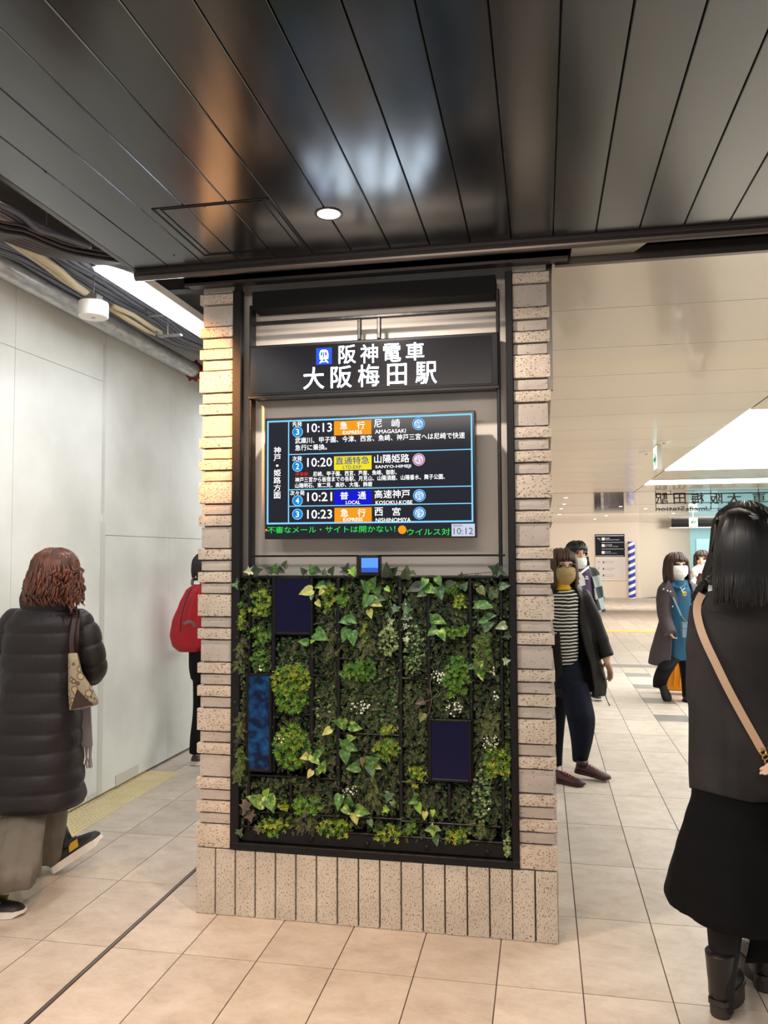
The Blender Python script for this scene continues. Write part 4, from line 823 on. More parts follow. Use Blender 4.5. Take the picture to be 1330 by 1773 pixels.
for jp, en in (((('尼', 692, 82, 735, 126), ('崎', 788, 80, 834, 124)), ('AMAGASAKI', 697, 136, 866, 157)), ((('山陽姫路', 692, 272, 884, 318),), ('SANYO-HIMEJI', 698, 330, 893, 351)), ((('高速神戸', 693, 466, 886, 511),), ('KOSOKU-KOBE', 699, 524, 900, 545)), ((('西', 693, 563, 738, 608), ('宮', 790, 562, 834, 606)), ('NISHINOMIYA', 699, 619, 890, 641))):
    mb = MB()
    for q in jp: TT(mb, *q, bold=.018)
    mb.build('destination_text', 'screen_white', tvt); PT('destination_reading', 'screen_white', *en, bold=.018)
PT('notice_text', 'screen_white', '武庫川、甲子園、今津、西宮、魚崎、神戸三宮へは尼崎で快速', 258, 166, 1190, 200, bold=.006); PT('notice_text', 'screen_white', '急行に乗換。', 258, 220, 432, 252, bold=.006)
PT('stops_text', 'screen_white', '尼崎、甲子園、西宮、芦屋、魚崎、御影、', 357, 362, 815, 389, bold=.006)
PT('stops_text', 'screen_white', '神戸三宮から板宿までの各駅、月見山、山陽須磨、山陽垂水、舞子公園、', 258, 389, 1078, 417, bold=.006); PT('stops_text', 'screen_white', '山陽明石、東二見、高砂、大塩、飾磨', 258, 427, 680, 454, bold=.006)
PT('red_text', 'screen_red', '停車駅', 259, 372, 330, 393, bold=.01)
tx = MB(); T(tx, '不審なメール・サイトは開かない！', 108, 672, 806, 708, bold=.012); tx.build('message_text', 'screen_green', tvt); tx = MB(); T(tx, 'ウイルス対', 870, 690, 1104, 726, bold=.012); tx.build('message_text', 'screen_green', tvt)
def disc(mb, x, y, r, mi=0, o=.0028, n=24):
    c = Vector((xt(x), TVY-o, zt(yl_(x, y)))); rr = (xt(x+r)-xt(x)); mb.add([c+Vector((rr*math.cos(2*PI*k_/n), 0, rr*math.sin(2*PI*k_/n))) for k_ in range(n)], [tuple(range(n))], mi)
for y, s_ in ((152, '3'), (340, '2'), (528, '4'), (602, '3')):
    ds = MB(); disc(ds, 271, y, 29, 0); disc(ds, 271, y, 25, 1, .0031); o = ds.build('platform_disc', ['screen_cyan', 'screen_disc_blue'], tvt); PT('platform_number', 'screen_white', s_, 262, y-16, 280, y+16, bold=.01, o=.004, parent=o)
for x, y, a_, n_, mt in ((936, 105, 'HS', '09', 'screen_disc_blue'), (936, 300, 'SY', '43', 'screen_pink'), (938, 496, 'HS', '35', 'screen_disc_blue'), (938, 592, 'HS', '17', 'screen_disc_blue')):
    ds = MB(); disc(ds, x, y, 34, 0, .0027); disc(ds, x, y, 32, 1, .0029); disc(ds, x, y, 25, 0, .0032); o = ds.build('station_disc', ['screen_pale', mt], tvt)
    mb = MB(); TT(mb, a_, x-10, y-20, x+11, y-8, bold=.02, o=.004); TT(mb, n_, x-17, y-5, x+18, y+17, bold=.03, o=.004); mb.build('station_number', mt, o, kind='stuff')
for x, y, r in ((843, 683, 23), (101, 690, 6)): ds = MB(); disc(ds, x, y, r); ds.build('message_dot', 'screen_orange', tvt)
ck = PR('clock_box', 'screen_lilac', 1113, 648, 1240, 716, o=.004)
tx = MB(); TT(tx, '10:12', 1124, 670, 1230, 706, bold=.0, o=.0048); TT(tx, '現在時刻', 1122, 653, 1172, 665, o=.0048); tx.build('clock_text', 'print_dark', ck, kind='stuff')

# ================================================================== LIGHTS THAT SHOW
t = thing('recessed_downlight', (.745, -.561, CZ), 'lit round downlight in the dark slatted ceiling', 'downlight')
MB().lathe((.745, -.561, CZ), [(.040, -.001), (.050, -.004), (.052, 0), (.046, .002)], 28).build('rim', 'bronze_metal', t, smooth=True)
MB().lathe((.745, -.561, CZ), [(.001, -.0035), (.028, -.0035), (.041, -.0025), (.041, .0)], 28).build('lens', 'lamp_glow', t)
t = thing('linear_light', (-.54, .75, 2.88), 'long lit white strip light above the left corridor', 'light fixture')
MB().box((-.575, .10, 2.905), (-.455, 1.40, 2.945)).build('housing', 'fixture_white', t)
MB().prism([(-.595, .11, 2.905), (-.585, .11, 2.885), (-.50, .11, 2.885), (-.475, .11, 2.905)], (0, 1.28, 0)).build('diffuser', 'led_tube', t)

# ---- exposed services over the left corridor
def lp(px, py, x): return at_x(px, py, x)
t = thing('steel_pipe', (-1.14, 0, 2.8), 'fat galvanised steel pipe running along the white wall', 'pipe')
pa = at_x(0, 458, -1.14); pb = at_x(336, 642, -1.14); dr = (pb-pa).normalized(); pipeR = .056
MB().tube([pa-dr*.8, pa, pb, pb+dr*.8], pipeR, 24).build('pipe_body', 'galvanised', t, smooth=True)
cp = MB(); cp.lathe(pb-dr*.02, [(pipeR+.004, 0), (pipeR+.016, .004), (pipeR+.016, .045), (pipeR+.004, .05)], 28, axis=dr)
u_ = dr.cross(ZV).normalized()
for a in (.3, 1.35, 2.0, 4.2, 4.9, 5.6):
    c = pb+dr*.005+(u_*math.cos(a)+ZV*math.sin(a))*(pipeR+.02); cp.sph(c, .013, 8, 6)
cp.build('coupling', 'coupling_red', t)
for k_, (px_, py_) in enumerate(((15, 440), )): 
    q = at_x(px_, py_, -1.14); MB().tube([q+Vector((0, 0, -.02)), q+Vector((0, 0, .3))], .005, 8).build('hanger_rod', 'bracket_steel', t)
q = at_x(285, 595, -1.14); MB().tube([q, q+Vector((0, 0, .3))], .005, 8).build('hanger_rod', 'bracket_steel', t)
# round white fixture on the pipe
c = at_x(162, 524, -.80); t = thing('round_fixture', c, 'white drum shaped ceiling fixture hanging in front of the galvanised pipe', 'light fixture')
dd = (c-CAM).dot(FW); r_ = 25/FPX*dd; hh = 26/FPX*dd
MB().lathe(c-ZV*hh, [(r_*.9, -.002), (r_*.98, .002), (r_, .012), (r_, hh-.006), (r_*.97, hh)], 32).build('drum', 'fixture_white', t, smooth=False)
MB().lathe(c-ZV*(hh+.004), [(.006, 0), (.012, .002), (.014, .005)], 14).build('lens', 'bracket_steel', t)
MB().box((c.x-.035, c.y-.03, c.z), (c.x+.035, c.y+.03, c.z+.04)).tube([c+Vector((0, 0, .04)), c+Vector((0, 0, .4))], .004, 6).build('mounting_bracket', 'bracket_steel', t)
# conduits
for k_, (lab, pts, rr, xx) in enumerate((
    ('lower beige flexible duct sagging beside the steel pipe', [(0, 405), (30, 425), (75, 455), (110, 482), (150, 508)], .020, -.86),
    ('upper beige flexible duct sagging beside the steel pipe', [(30, 420), (65, 442), (105, 470), (128, 492), (148, 506)], .018, -.80),
    ('lower beige duct end beyond the round fixture', [(190, 532), (220, 552), (255, 572), (280, 581)], .016, -.86),
    ('upper beige duct end beyond the round fixture', [(196, 530), (230, 545), (260, 565), (278, 576)], .014, -.82))):
    P_ = [at_x(a, b_, xx) for a, b_ in pts]; t = thing('flexible_duct', P_[0], lab, 'duct'); MB().tube(P_, rr, 14).build('duct_body', 'conduit_beige', t, smooth=True)
rc = random.Random(4)
def smoothpath(pts, n=6):
    out = []
    for i in range(len(pts)-1):
        p0 = pts[max(i-1, 0)]; p1 = pts[i]; p2 = pts[i+1]; p3 = pts[min(i+2, len(pts)-1)]
        for k_ in range(n):
            t = k_/n; out.append(.5*((2*p1)+(p2-p0)*t+(2*p0-5*p1+4*p2-p3)*t*t+(3*p1-p0-3*p2+p3)*t**3))
    out.append(pts[-1]); return out
# thick grey cables from upper left down to the pillar, laid side by side
def bundle(cols, rows, r, A, xx, mt, lab, grp, spread, seed, odd=None):
    q_ = random.Random(seed); S = smoothpath([at_x(a, b_, xx) for a, b_ in A], 7); n = len(S); k_ = 0
    for cidx in range(cols):
        for ridx in range(rows):
            P_ = []; ph = q_.uniform(0, 6)
            for i, p in enumerate(S):
                t = (S[min(i+1, n-1)]-S[max(i-1, 0)]).normalized(); u_ = t.cross(ZV).normalized(); w_ = u_.cross(t)
                sp_ = lerp_(spread[0], spread[1], i/(n-1)); P_.append(p+u_*(cidx-(cols-1)/2)*r*2.1*sp_+w_*((ridx-(rows-1)/2)*r*2.1+r*.02)+ZV*(.006*math.sin(i*.25+ph) if rows == 1 else 0))
            o = MB().tube(P_, r, 8).build('cable', 'cable_red' if k_ == odd else mt, smooth=True, org=P_[0])
            if k_ == odd: tag(o, 'dull red cable among the black cables at the upper left', 'cable')
            else: tag(o, lab, 'cable', grp)
            k_ += 1
def lerp_(a, b_, t): return a+(b_-a)*t
bundle(11, 1, .0145, [(-300, 262), (-60, 372), (40, 418), (85, 440), (118, 462), (162, 488), (215, 520), (272, 552), (312, 582), (350, 598), (385, 612)], -.85, 'cable_grey', 'thick grey cable in the sagging bundle beside the strip light', 'grey cables beside the strip light', (1.45, 1.0), 4)
bundle(5, 3, .0085, [(-330, 300), (-150, 352), (-30, 392), (20, 402), (60, 418), (100, 432), (150, 441), (200, 449), (240, 462)], -.42, 'cable_dark', 'black cable in the upper bundle under the slatted ceiling edge', 'black cables at the upper left', (1.6, 1.05), 5, odd=4)
bundle(2, 1, .012, [(-330, 232), (-150, 300), (-20, 352), (30, 372), (60, 396), (100, 412), (150, 428)], -.36, 'cable_grey', 'grey cable high above the black cables at the upper left', 'grey cables above the black ones', (1.4, 1.2), 6)
for k_, (px_, py_, lab) in enumerate(((82, 444, 'steel cable clip left of the round fixture'), (272, 553, 'steel cable clip beside the far end of the strip light'), (288, 588, 'steel hanger bracket nearest the red coupling'))):
    q = at_x(px_, py_, -.78); t = thing('cable_bracket', q, lab, 'bracket')
    MB().box((q.x-.02, q.y-.10, q.z-.006), (q.x+.14, q.y-.07, q.z+.004)).box((q.x-.02, q.y-.1, q.z-.006), (q.x-.012, q.y-.07, q.z+.03)).build('channel', 'bracket_steel', t)
    MB().tube([q+Vector((.05, -.085, 0)), q+Vector((.05, -.085, .3))], .004, 6).build('rod', 'bracket_steel', t)
b_ = MB().box((-1.28, -.8, 3.02), (-.3, -.74, 3.12)).box((-1.28, .9, 3.05), (-.2, .98, 3.15)); b_.build('support_rail', 'dark_metal', bpy.data.objects['ceiling_slab'])

# ================================================================== CONCOURSE FITTINGS
# exit sign end-on
def on_ceiling(px, py):
    d = _ray(px, py); return CAM+d*((2.72-.00524*CAM.y-CAM.z)/(d.z+.00524*d.y))
c = on_ceiling(1140, 769); ex, ey, ez = c.x, c.y, c.z; t = thing('exit_sign', (ex, ey, ez-.26), 'ceiling mounted exit sign seen nearly end-on beside the lit ceiling panels', 'exit sign')
MB().box((ex-.014, ey, ez-.262), (ex+.034, ey+.26, ez)).build('case', 'fixture_white', t)
MB().box((ex-.020, ey+.004, ez-.255), (ex-.014, ey+.256, ez-.012)).build('face', 'exit_white', t)
ar = MB(); ar.prism([(ex-.022, ey+y, ez-.27+z) for y, z in ((.04, .12), (.12, .19), (.12, .14), (.22, .14), (.22, .10), (.12, .10), (.12, .05))], (.001, 0, 0)); ar.build('arrow', 'exit_green', t)
a = at_y(1193.5, 896.5, 20.6); b_ = at_y(1208.5, 911.5, 20.6)
t = thing('exit_sign', (a.x, 20.6, b_.z), 'square exit sign with a green left arrow in front of the teal wall', 'exit sign')
MB().box((a.x, 20.6, b_.z), (b_.x, 20.66, a.z)).box(((a.x+b_.x)/2-.01, 20.62, a.z), ((a.x+b_.x)/2+.01, 20.64, cz(20.6))).build('case', 'exit_white', t)
w_ = b_.x-a.x; h_ = a.z-b_.z; cx, cz_ = (a.x+b_.x)/2, (a.z+b_.z)/2
MB().prism([(cx+u*w_, 20.595, cz_+v*h_) for u, v in ((-.34, 0), (-.05, .28), (-.02, .2), (-.14, .06), (.32, .06), (.32, -.06), (-.14, -.06), (-.02, -.2), (-.05, -.28))], (0, .004, 0)).build('arrow', 'exit_green', t)
# header over the teal wall
a = at_y(1165, 903, 26); b_ = at_y(1165, 913, 26)
t = thing('shutter_box', (9, 26, b_.z), 'dark shutter housing over the opening by the teal wall', 'shutter')
MB().box((a.x, 26, b_.z), (9.85, 26.3, cz(26)-.01)).build('housing', 'slot_black', t); MB().box((a.x-.12, 25.9, b_.z-.035), (9.85, 26.35, b_.z)).build('lip', 'board_frame', t)
# hanging letters seen from behind, at the end of the cream ceiling
HY = 12.0
t = thing('hanging_sign', (4.4, HY, 2.4), 'black station name letters hung from the ceiling, seen from behind', 'sign')
def hp(x, y): return at_y(1080+x/5.32, 690+y/5.32, HY)
for ch, x0, x1 in (('駅', 293, 405), ('田', 460, 568), ('梅', 624, 736), ('阪', 795, 905), ('大', 955, 1080), ('車', 1187, 1305), ('電', 1345, 1460), ('神', 1500, 1620)):
    mb = MB(); a = hp(x1, 868); b_ = hp(x0, 972); glyphs(ch, mb, (a.x, HY, a.z), (b_.x, HY, b_.z), bold=.03, depth=.02, res=3); mb.build('character', 'letter_black', t)
for s_, x0, x1 in (('Station', 295, 560), ('Umeda', 570, 806), ('Osaka', 862, 1060)):
    mb = MB(); a = hp(x1, 992); b_ = hp(x0, 1036); glyphs(s_, mb, (a.x, HY, a.z), (b_.x, HY, b_.z), bold=.03, depth=.02); mb.build('lettering', 'letter_black', t)
r_ = MB(); a = hp(290, 880); b_ = hp(1700, 884); r_.box((a.x, HY-.005, a.z-.02), (b_.x, HY+.01, a.z)); a2 = hp(290, 962); r_.box((a.x, HY-.005, a2.z-.014), (b_.x, HY+.01, a2.z)); a2 = hp(290, 1018); r_.box((a.x, HY-.005, a2.z-.01), (b_.x, HY+.01, a2.z)); r_.build('rail', 'letter_black', t)
r_ = MB()
for x in (292, 430, 800, 1240, 1600): q = hp(x, 880); q2 = hp(x, 1010 if x in (292, 800) else 884); r_.box((q.x, HY, q2.z), (q.x+.012, HY+.01, cz(HY)-.001))
r_.build('hanger', 'letter_black', t)
# guide board on the far wall
BY = 25.33
def gp(x, y): return at_y(1010+x/11.82, 900+y/11.82, BY)
t = thing('guide_board', (gp(550, 1240).x, BY, gp(550, 1240).z), 'wall mounted direction board, dark upper half and pale lower half', 'sign')
a = gp(236, 290); b_ = gp(866, 1242); MB().box((a.x, BY, b_.z), (b_.x, 25.4, a.z)).build('frame', 'board_frame', t)
a = gp(240, 298); b_ = gp(852, 758); MB().box((a.x, BY-.01, b_.z), (b_.x, BY, a.z)).build('upper_panel', 'board_navy', t)
a = gp(258, 790); b_ = gp(850, 1218); MB().box((a.x, BY-.01, b_.z), (b_.x, BY, a.z)).build('lower_panel', 'board_grey', t)
tx = MB()
def gt_(s_, x0, y0, x1, y1): glyphs(s_, tx, gp(x0, y0)-Vector((0, .014, 0)), gp(x1, y1)-Vector((0, .014, 0)), bold=.02)
def gr_(x0, y0, x1, y1):
    a = gp(x0, y0); b_ = gp(x1, y1); tx.box((a.x, BY-.014, b_.z), (b_.x, BY-.010, a.z))
gt_('↰', 288, 368, 345, 420); gt_('阪急電車', 447, 368, 540, 392); gt_('Osaka-Umeda Station', 447, 398, 742, 416); gt_('JR大阪駅', 450, 505, 592, 528); gt_('JR Osaka Station', 450, 538, 716, 556); gt_('地下鉄', 450, 645, 560, 665); gt_('Subway Station', 450, 678, 690, 694)
for y in (365, 500, 640): gr_(378, y, 438, y+56)
for y in (462, 597): gr_(375, y, 826, y+3)
gr_(258, 322, 826, 328); gr_(258, 735, 826, 741); tx.build('white_print', 'print_white', t)
tx = MB(); gt_('←', 296, 842, 352, 884); gt_('↖', 305, 980, 350, 1026); gt_('↖', 308, 1115, 350, 1164)
for y in (850, 985, 1118): gr_(400, y, 430, y+40)
for s_, y in (('ホテル', 842), ('バスのりば', 980), ('トイレ', 1115)): gt_(s_, 455, y, 640, y+20)
for s_, y in (('Hotel lobby', 872), ('Bus terminal', 1012), ('Restroom', 1146)): gt_(s_, 455, y, 610, y+16)
tx.build('dark_print', 'print_dark', t)
# striped pole
a = at_y(1088.5, 938, 25.2); b_ = at_y(1099.5, 1034, 25.2)
t = thing('striped_pole', ((a.x+b_.x)/2, 25.2, 0), 'blue and white diagonally striped post against the far wall', 'post')
MB().lathe(((a.x+b_.x)/2, 25.2, 0), [(.115, 0), (.115, a.z-.0), (.108, a.z+.003)], 20).build('wrap', 'stripe_wrap', t)
MB().lathe(((a.x+b_.x)/2, 25.2, 0), [(.12, 0), (.12, .02)], 20).build('base', 'fixture_white', t)
# small far downlights and discs
for px_, py_ in ((980, 862), (977, 873), (1075, 877), (972, 881), (1050, 893), (969, 891), (1118, 881), (1030, 899), (1166, 889)):
    q = None; d = _ray(px_, py_); tt_ = (2.72-.00524*CAM.y-CAM.z)/(d.z+.00524*d.y); q = CAM+d*tt_
    t = thing('ceiling_downlight', q, 'tiny lit downlight in the grey ceiling of the far concourse', 'downlight', 'far concourse downlights')
    MB().lathe((q.x, q.y, cz(q.y)-.004), [(.03, 0), (.04, .004)], 14).build('lens', 'small_glow', t)
for (x, y, _z), lab in ((on_ceiling(1119, 783), 'flat white disc on the cream ceiling behind the end-on exit sign'), (on_ceiling(1150, 764), 'flat white disc on the cream ceiling in front of the end-on exit sign')):
    t = thing('smoke_detector', (x, y, cz(y)), lab, 'detector')
    MB().lathe((x, y, cz(y)-.02), [(.05, 0), (.075, .012), (.08, .02)], 24).build('disc', 'fixture_white', t)
    MB().lathe((x, y, cz(y)-.028), [(.015, 0), (.02, .008)], 12).build('sensor', 'bracket_steel', t)
# ================================================================== PEOPLE
def lerp(a, b_, t): return a+(b_-a)*t
class Loft:     # a shaped tube of cloth: rows = (py, left px, right px, extra depth, depth/width ratio)
    def __init__(s, rows, d0): s.rows = rows; s.d0 = d0
    def at(s, py):
        R_ = s.rows
        for a, b_ in zip(R_[:-1], R_[1:]):
            if a[0] <= py <= b_[0]:
                t = (py-a[0])/max(b_[0]-a[0], 1e-6); t2 = t*t*(3-2*t)*.35+t*.65
                return [lerp(a[i], b_[i], t2) for i in range(5)]
        return list(R_[0] if py < R_[0][0] else R_[-1])
    def ring(s, py, n, fold=None, k=0, grow=0, hem=None):
        _, l, r, dd, ra = s.at(py); d = s.d0+dd; a = (r-l)/2*d/FPX+grow; b_ = a*ra; c = at_depth((l+r)/2, py, d); out = []
        for i in range(n):
            th = 2*PI*i/n; f_ = 1+(fold(th, py) if fold else 0)
            cs, sn = math.cos(th), math.sin(th)
            p = c+RV*a*f_*math.copysign(abs(cs)**.9, cs)+FV*b_*f_*math.copysign(abs(sn)**.9, sn)
            if hem: p = p+ZV*hem(th)
            out.append(p)
        return out
    def add(s, mb, n=40, step=4., fold=None, grow=0, hem=None, y0=None, y1=None):
        a = s.rows[0][0] if y0 is None else y0; b_ = s.rows[-1][0] if y1 is None else y1; m_ = max(3, int((b_-a)/step)); R_ = []
        for k_ in range(m_+1):
            py = lerp(a, b_, k_/m_); t = k_/m_
            R_.append(s.ring(py, n, fold, grow=grow, hem=(lambda th, t=t: hem(th)*max(0, (t-.5)*2)**2) if hem else None))
        mb.rings(R_); return s
    def surf(s, px, py, side=-1, off=.004):
        _, l, r, dd, ra = s.at(py); d = s.d0+dd; a = (r-l)/2; t = max(-.98, min(.98, (px-(l+r)/2)/a))
        return at_depth(px, py, d+side*(a*d/FPX*ra*math.sqrt(1-t*t)+off))
def J(px, py, d): return at_depth(px, py, d)
def ribbon(mb, P, w, th=.003, nrm=None, mi=0):
    P = smoothpath([Vector(p) for p in P], 5); n = len(P); R_ = []
    for k_, p in enumerate(P):
        t = (P[min(k_+1, n-1)]-P[max(k_-1, 0)]).normalized(); nn = Vector(nrm) if nrm is not None else -FV; s_ = t.cross(nn).normalized(); q = s_.cross(t).normalized()
        R_.append([p-s_*w/2-q*th/2, p+s_*w/2-q*th/2, p+s_*w/2+q*th/2, p-s_*w/2+q*th/2])
    return mb.rings(R_, mi)
def facing(a): a = math.radians(a); return (-FV*math.cos(a)+RV*math.sin(a)), (RV*math.cos(a)+FV*math.sin(a))
def add_head(mb, c, a, s, tilt=0):
    f_, r_ = facing(a); u = (ZV+f_*tilt).normalized()
    E_ = lambda o, w_, d_, h_: mb.ell(c+r_*o[0]*s+f_*o[1]*s+u*o[2]*s, (r_*w_*s, f_*d_*s, u*h_*s), 20, 14)
    E_((0, -.03, .12), .345, .42, .385); E_((0, .06, -.10), .30, .33, .30); E_((0, .10, -.27), .21, .25, .20); E_((0, .20, -.40), .10, .13, .09)
    E_((0, .43, -.07), .045, .075, .085); E_((0, .38, .02), .03, .06, .09); E_((0, .33, .13), .20, .08, .05)
    for sg in (-1, 1): E_((sg*.35, -.02, -.02), .035, .07, .11); E_((sg*.16, .27, -.12), .10, .10, .09)
    E_((0, .37, -.25), .09, .06, .035); E_((0, -.14, -.38), .17, .19, .28)
    return f_, r_, u
def face_parts(parent, c, a, s, lips=True, tilt=0, smile=False):
    f_, r_ = facing(a); u = (ZV+f_*tilt).normalized()
    for sg in (-1, 1):
        mb = MB().ell(c+r_*sg*.155*s+f_*.335*s+u*.015*s, (r_*.062*s, f_*.05*s, u*.026*s), 12, 8); mb.build('eye', 'eye_dark', parent, smooth=True)
        P_ = [c+r_*sg*(.075+.05*k_)*s+f_*(.385-.022*k_*k_*.5)*s+u*(.105+.018*math.sin(k_*1.05))*s for k_ in range(4)]
        MB().tube(P_, [.008*s/.22*.9, .011*s/.22*.5, .010*s/.22*.5, .004*s/.22], 6, flat=.6).build('eyebrow', 'eye_dark', parent)
    if lips: MB().ell(c+f_*.415*s-u*.25*s, (r_*.085*s, f_*.03*s, u*.026*s), 12, 6).build('lips', 'lip', parent, smooth=True)
def face_mask(parent, c, a, s, mt, drop=0., tilt=0, big=1.):
    f_, r_ = facing(a); u = (ZV+f_*tilt).normalized(); mb = MB(); R_ = []
    prof = [(.045, .29, .435), (.0, .325, .50), (-.10, .335, .53), (-.22, .33, .52), (-.34, .29, .46), (-.44, .20, .34), (-.50, .09, .22)]
    for z_, w_, d_ in prof:
        row = []
        for k_ in range(13):
            th = lerp(-PI*.5, PI*.5, k_/12); w2 = w_*big
            row.append(c+r_*math.sin(th)*w2*s+f_*(math.cos(th)**.8*(d_*big-.02)+.0)*s+u*(z_-drop)*s)
        R_.append(row)
    n = 13; V = [p for r in R_ for p in r]; F = [(k_*n+i, k_*n+i+1, (k_+1)*n+i+1, (k_+1)*n+i) for k_ in range(len(R_)-1) for i in range(n-1)]
    mb.add(V+[p-f_*.004 for p in V], F+[tuple(i+len(V) for i in q)[::-1] for q in F])
    for zz in (-.16, -.27): 
        mb.tube([c+r_*math.sin(t)*.325*big*s+f_*(math.cos(t)**.8*(.515*big))*s+u*(zz-drop)*s for t in [lerp(-1.1, 1.1, i/8) for i in range(9)]], .0015, 5)
    m_ = mb.build('face_mask', mt, parent, smooth=True)
    for sg in (-1, 1):
        e = MB(); ribbon(e, [c+r_*sg*.30*s+f_*.17*s+u*(0.0-drop)*s, c+r_*sg*.36*s+f_*.05*s+u*(.06-drop*.4)*s, c+r_*sg*.36*s-f_*.03*s+u*.03*s], .003, .002, r_*sg); e.build('ear_loop', mt, m_)
def add_hair(parent, c, a, s, mt, length, N=130, seed=1, gap=55, bang=.10, curl=0., spread=.05, r0=.012, tilt=0, name='hair', top=.0, wind=None, part_end=.35):
    """length = how far the locks hang below the head centre, in head heights"""
    f_, r_ = facing(a); u = ZV; q = random.Random(seed); mb = MB()
    mb.ell(c+u*.15*s-f_*.06*s, (r_*.385*s, f_*.455*s, u*.41*s), 22, 14)
    mb.ell(c-u*.12*s-f_*.17*s, (r_*.34*s, f_*.25*s, u*.34*s), 18, 12)
    if length > .55: mb.ell(c-u*(.12+length*.33)*s-f_*.17*s, (r_*.35*s, f_*.17*s, u*length*.42*s), 18, 12)
    for k_ in range(N):
        az = q.uniform(-180, 180); A = math.radians(az); el = q.uniform(.15, 1.35)
        front = abs(az) < gap
        dr_ = f_*math.cos(A)+r_*math.sin(A); P_ = []; cc = c+u*.14*s-f_*.05*s; ln = length*q.uniform(.88, 1.08)
        end = (bang+q.uniform(-.03, .03)) if front else -ln
        m_ = 9; ph = q.uniform(0, 6)
        rx = (.40+q.uniform(0, .02)); ry = .47+q.uniform(0, .02)
        wob = lambda t: (math.sin(ph+t*9)*curl*t*s)
        for j_ in range(m_+1):
            t = j_/m_
            z_ = lerp(.14+.42*math.sin(el), end, t)
            zz = (z_-.14)/.42
            rr = math.sqrt(max(0, 1-zz*zz)) if zz > 0 else 1+spread*min(1, -zz)
            rr = rr*(1 if zz > 0 else 1)
            p = cc+r_*math.sin(A)*rx*rr*s+f_*math.cos(A)*ry*rr*s+u*(z_-.14)*s
            if curl and z_ < .1: p = p+r_*wob(t)+dr_*math.cos(ph*2+t*11)*curl*t*s*.7
            if wind is not None and z_ < 0: p = p+Vector(wind)*(-z_)**1.3*s
            P_.append(p)
        w_ = r0*q.uniform(.7, 1.2); mb.tube(P_, [w_*.7]+[w_]*(m_-3)+[w_*.85, w_*.55, w_*.15], 6)
    return mb.build(name, mt, parent, smooth=True)
def add_hand(mb, w, d, n, size=.17, curl=.5, thumb=1):
    """w wrist, d pointing direction, n back-of-hand normal"""
    d = Vector(d).normalized(); n = Vector(n); n = (n-d*n.dot(d)).normalized(); s_ = d.cross(n); k_ = size/.17
    mb.ell(w+d*.045*k_, (s_*.036*k_, d*.052*k_, n*.015*k_), 14, 10); mb.cap(w-d*.02, w+d*.02*k_, .024*k_, .023*k_)
    for i, (o, L_) in enumerate(((-.028, .062), (-.010, .074), (.009, .070), (.027, .054))):
        p = w+d*.080*k_+s_*o*k_*thumb*-1; dd = d+s_*o*2*-thumb; dd.normalize(); r_ = .0085*k_
        for j_, f_ in enumerate((.42, .32, .26)):
            c_ = curl*(.5+j_*.45); ax = (dd*math.cos(c_)-n*math.sin(c_)); q_ = p+ax*L_*f_*k_; mb.cap(p, q_, r_, r_*.92, 10); p = q_; r_ *= .92
    p = w+d*.02*k_+s_*.026*k_*thumb; t1 = (d*.6+s_*.7*thumb-n*.25).normalized(); q_ = p+t1*.042*k_; mb.cap(p, q_, .012*k_, .010*k_, 10); mb.cap(q_, q_+(d*.9+s_*.2*thumb-n*.3).normalized()*.03*k_, .010*k_, .008*k_, 10)
def add_shoe(parent, heel, td, L=.25, w=.045, mt='sneaker_black', sole='sole_white', h=.075, lace=None, up=None, thick=.028, heelh=0, name='shoe', extra=None, ankle=.0):
    td = Vector(td).normalized(); up = Vector(up).normalized() if up is not None else ZV
    up = (up-td*up.dot(td)).normalized(); s_ = td.cross(up).normalized(); heel = Vector(heel)
    prof = [(0, .55, .9), (.04, .80, 1.0), (.15, .92, 1.02), (.3, .86, .98), (.42, .85, .84), (.55, .95, .70), (.7, 1.05, .56), (.85, .95, .46), (.95, .66, .36), (1., .3, .22)]
    t = None; mb = MB(); R_ = []
    for x_, ww, hh in prof:
        c = heel+td*L*x_+up*(thick*.6); ring = []
        for i in range(16):
            th = 2*PI*i/16; cs, sn = math.cos(th), math.sin(th)
            ring.append(c+s_*w*ww*cs*(1 if sn < .3 else 1-.45*(sn-.3)*(hh))+up*(max(0, sn)*h*hh))
        R_.append(ring)
    mb.rings(R_); 
    if ankle: mb.tube([heel+td*L*.17+up*h*.8, heel+td*L*.16+up*(h+ankle)], [w*.86, w*.92], 16)
    o = mb.build(name, mt, parent, smooth=True)
    mb = MB(); R_ = []
    for x_, ww, hh in prof:
        c = heel+td*(L*x_*1.03-.004); e = thick if x_ < .8 else thick*.9; hh2 = heelh*(1 if x_ < .33 else 0); z0 = -hh2+(0 if not heelh or x_ < .33 else -.0)
        lift = .012 if x_ > .9 else 0
        a = w*ww*1.07; R_.append([c-s_*a+up*(z0+lift), c+s_*a+up*(z0+lift), c+s_*a+up*e, c-s_*a+up*e])
    mb.rings(R_); mb.build('sole', sole, o)
    if lace:
        mb = MB()
        for k_ in range(4):
            c = heel+td*L*(.40+.07*k_)+up*(thick*.6+h*(.90-.09*k_)); mb.tube([c-s_*w*.45-up*.006, c+up*.003, c+s_*w*.45-up*.006], .003, 5)
        mb.build('laces', lace, o)
    if extra:
        c = heel+td*L*.52+up*(thick+h*.22); a = MB()
        for sg in (-1, 1): a.add([c+s_*sg*(w*.98)+td*x_+up*z_ for x_, z_ in ((-.025, -.012), (.022, -.012), (.034, .022), (-.010, .022))]+[c+s_*sg*(w*.80)+td*x_+up*z_ for x_, z_ in ((-.025, -.012), (.022, -.012), (.034, .022), (-.010, .022))], [(0, 1, 2, 3), (7, 6, 5, 4), (0, 4, 5, 1), (1, 5, 6, 2), (2, 6, 7, 3), (3, 7, 4, 0)])
        a.build('side_patch', extra, o)
    return o
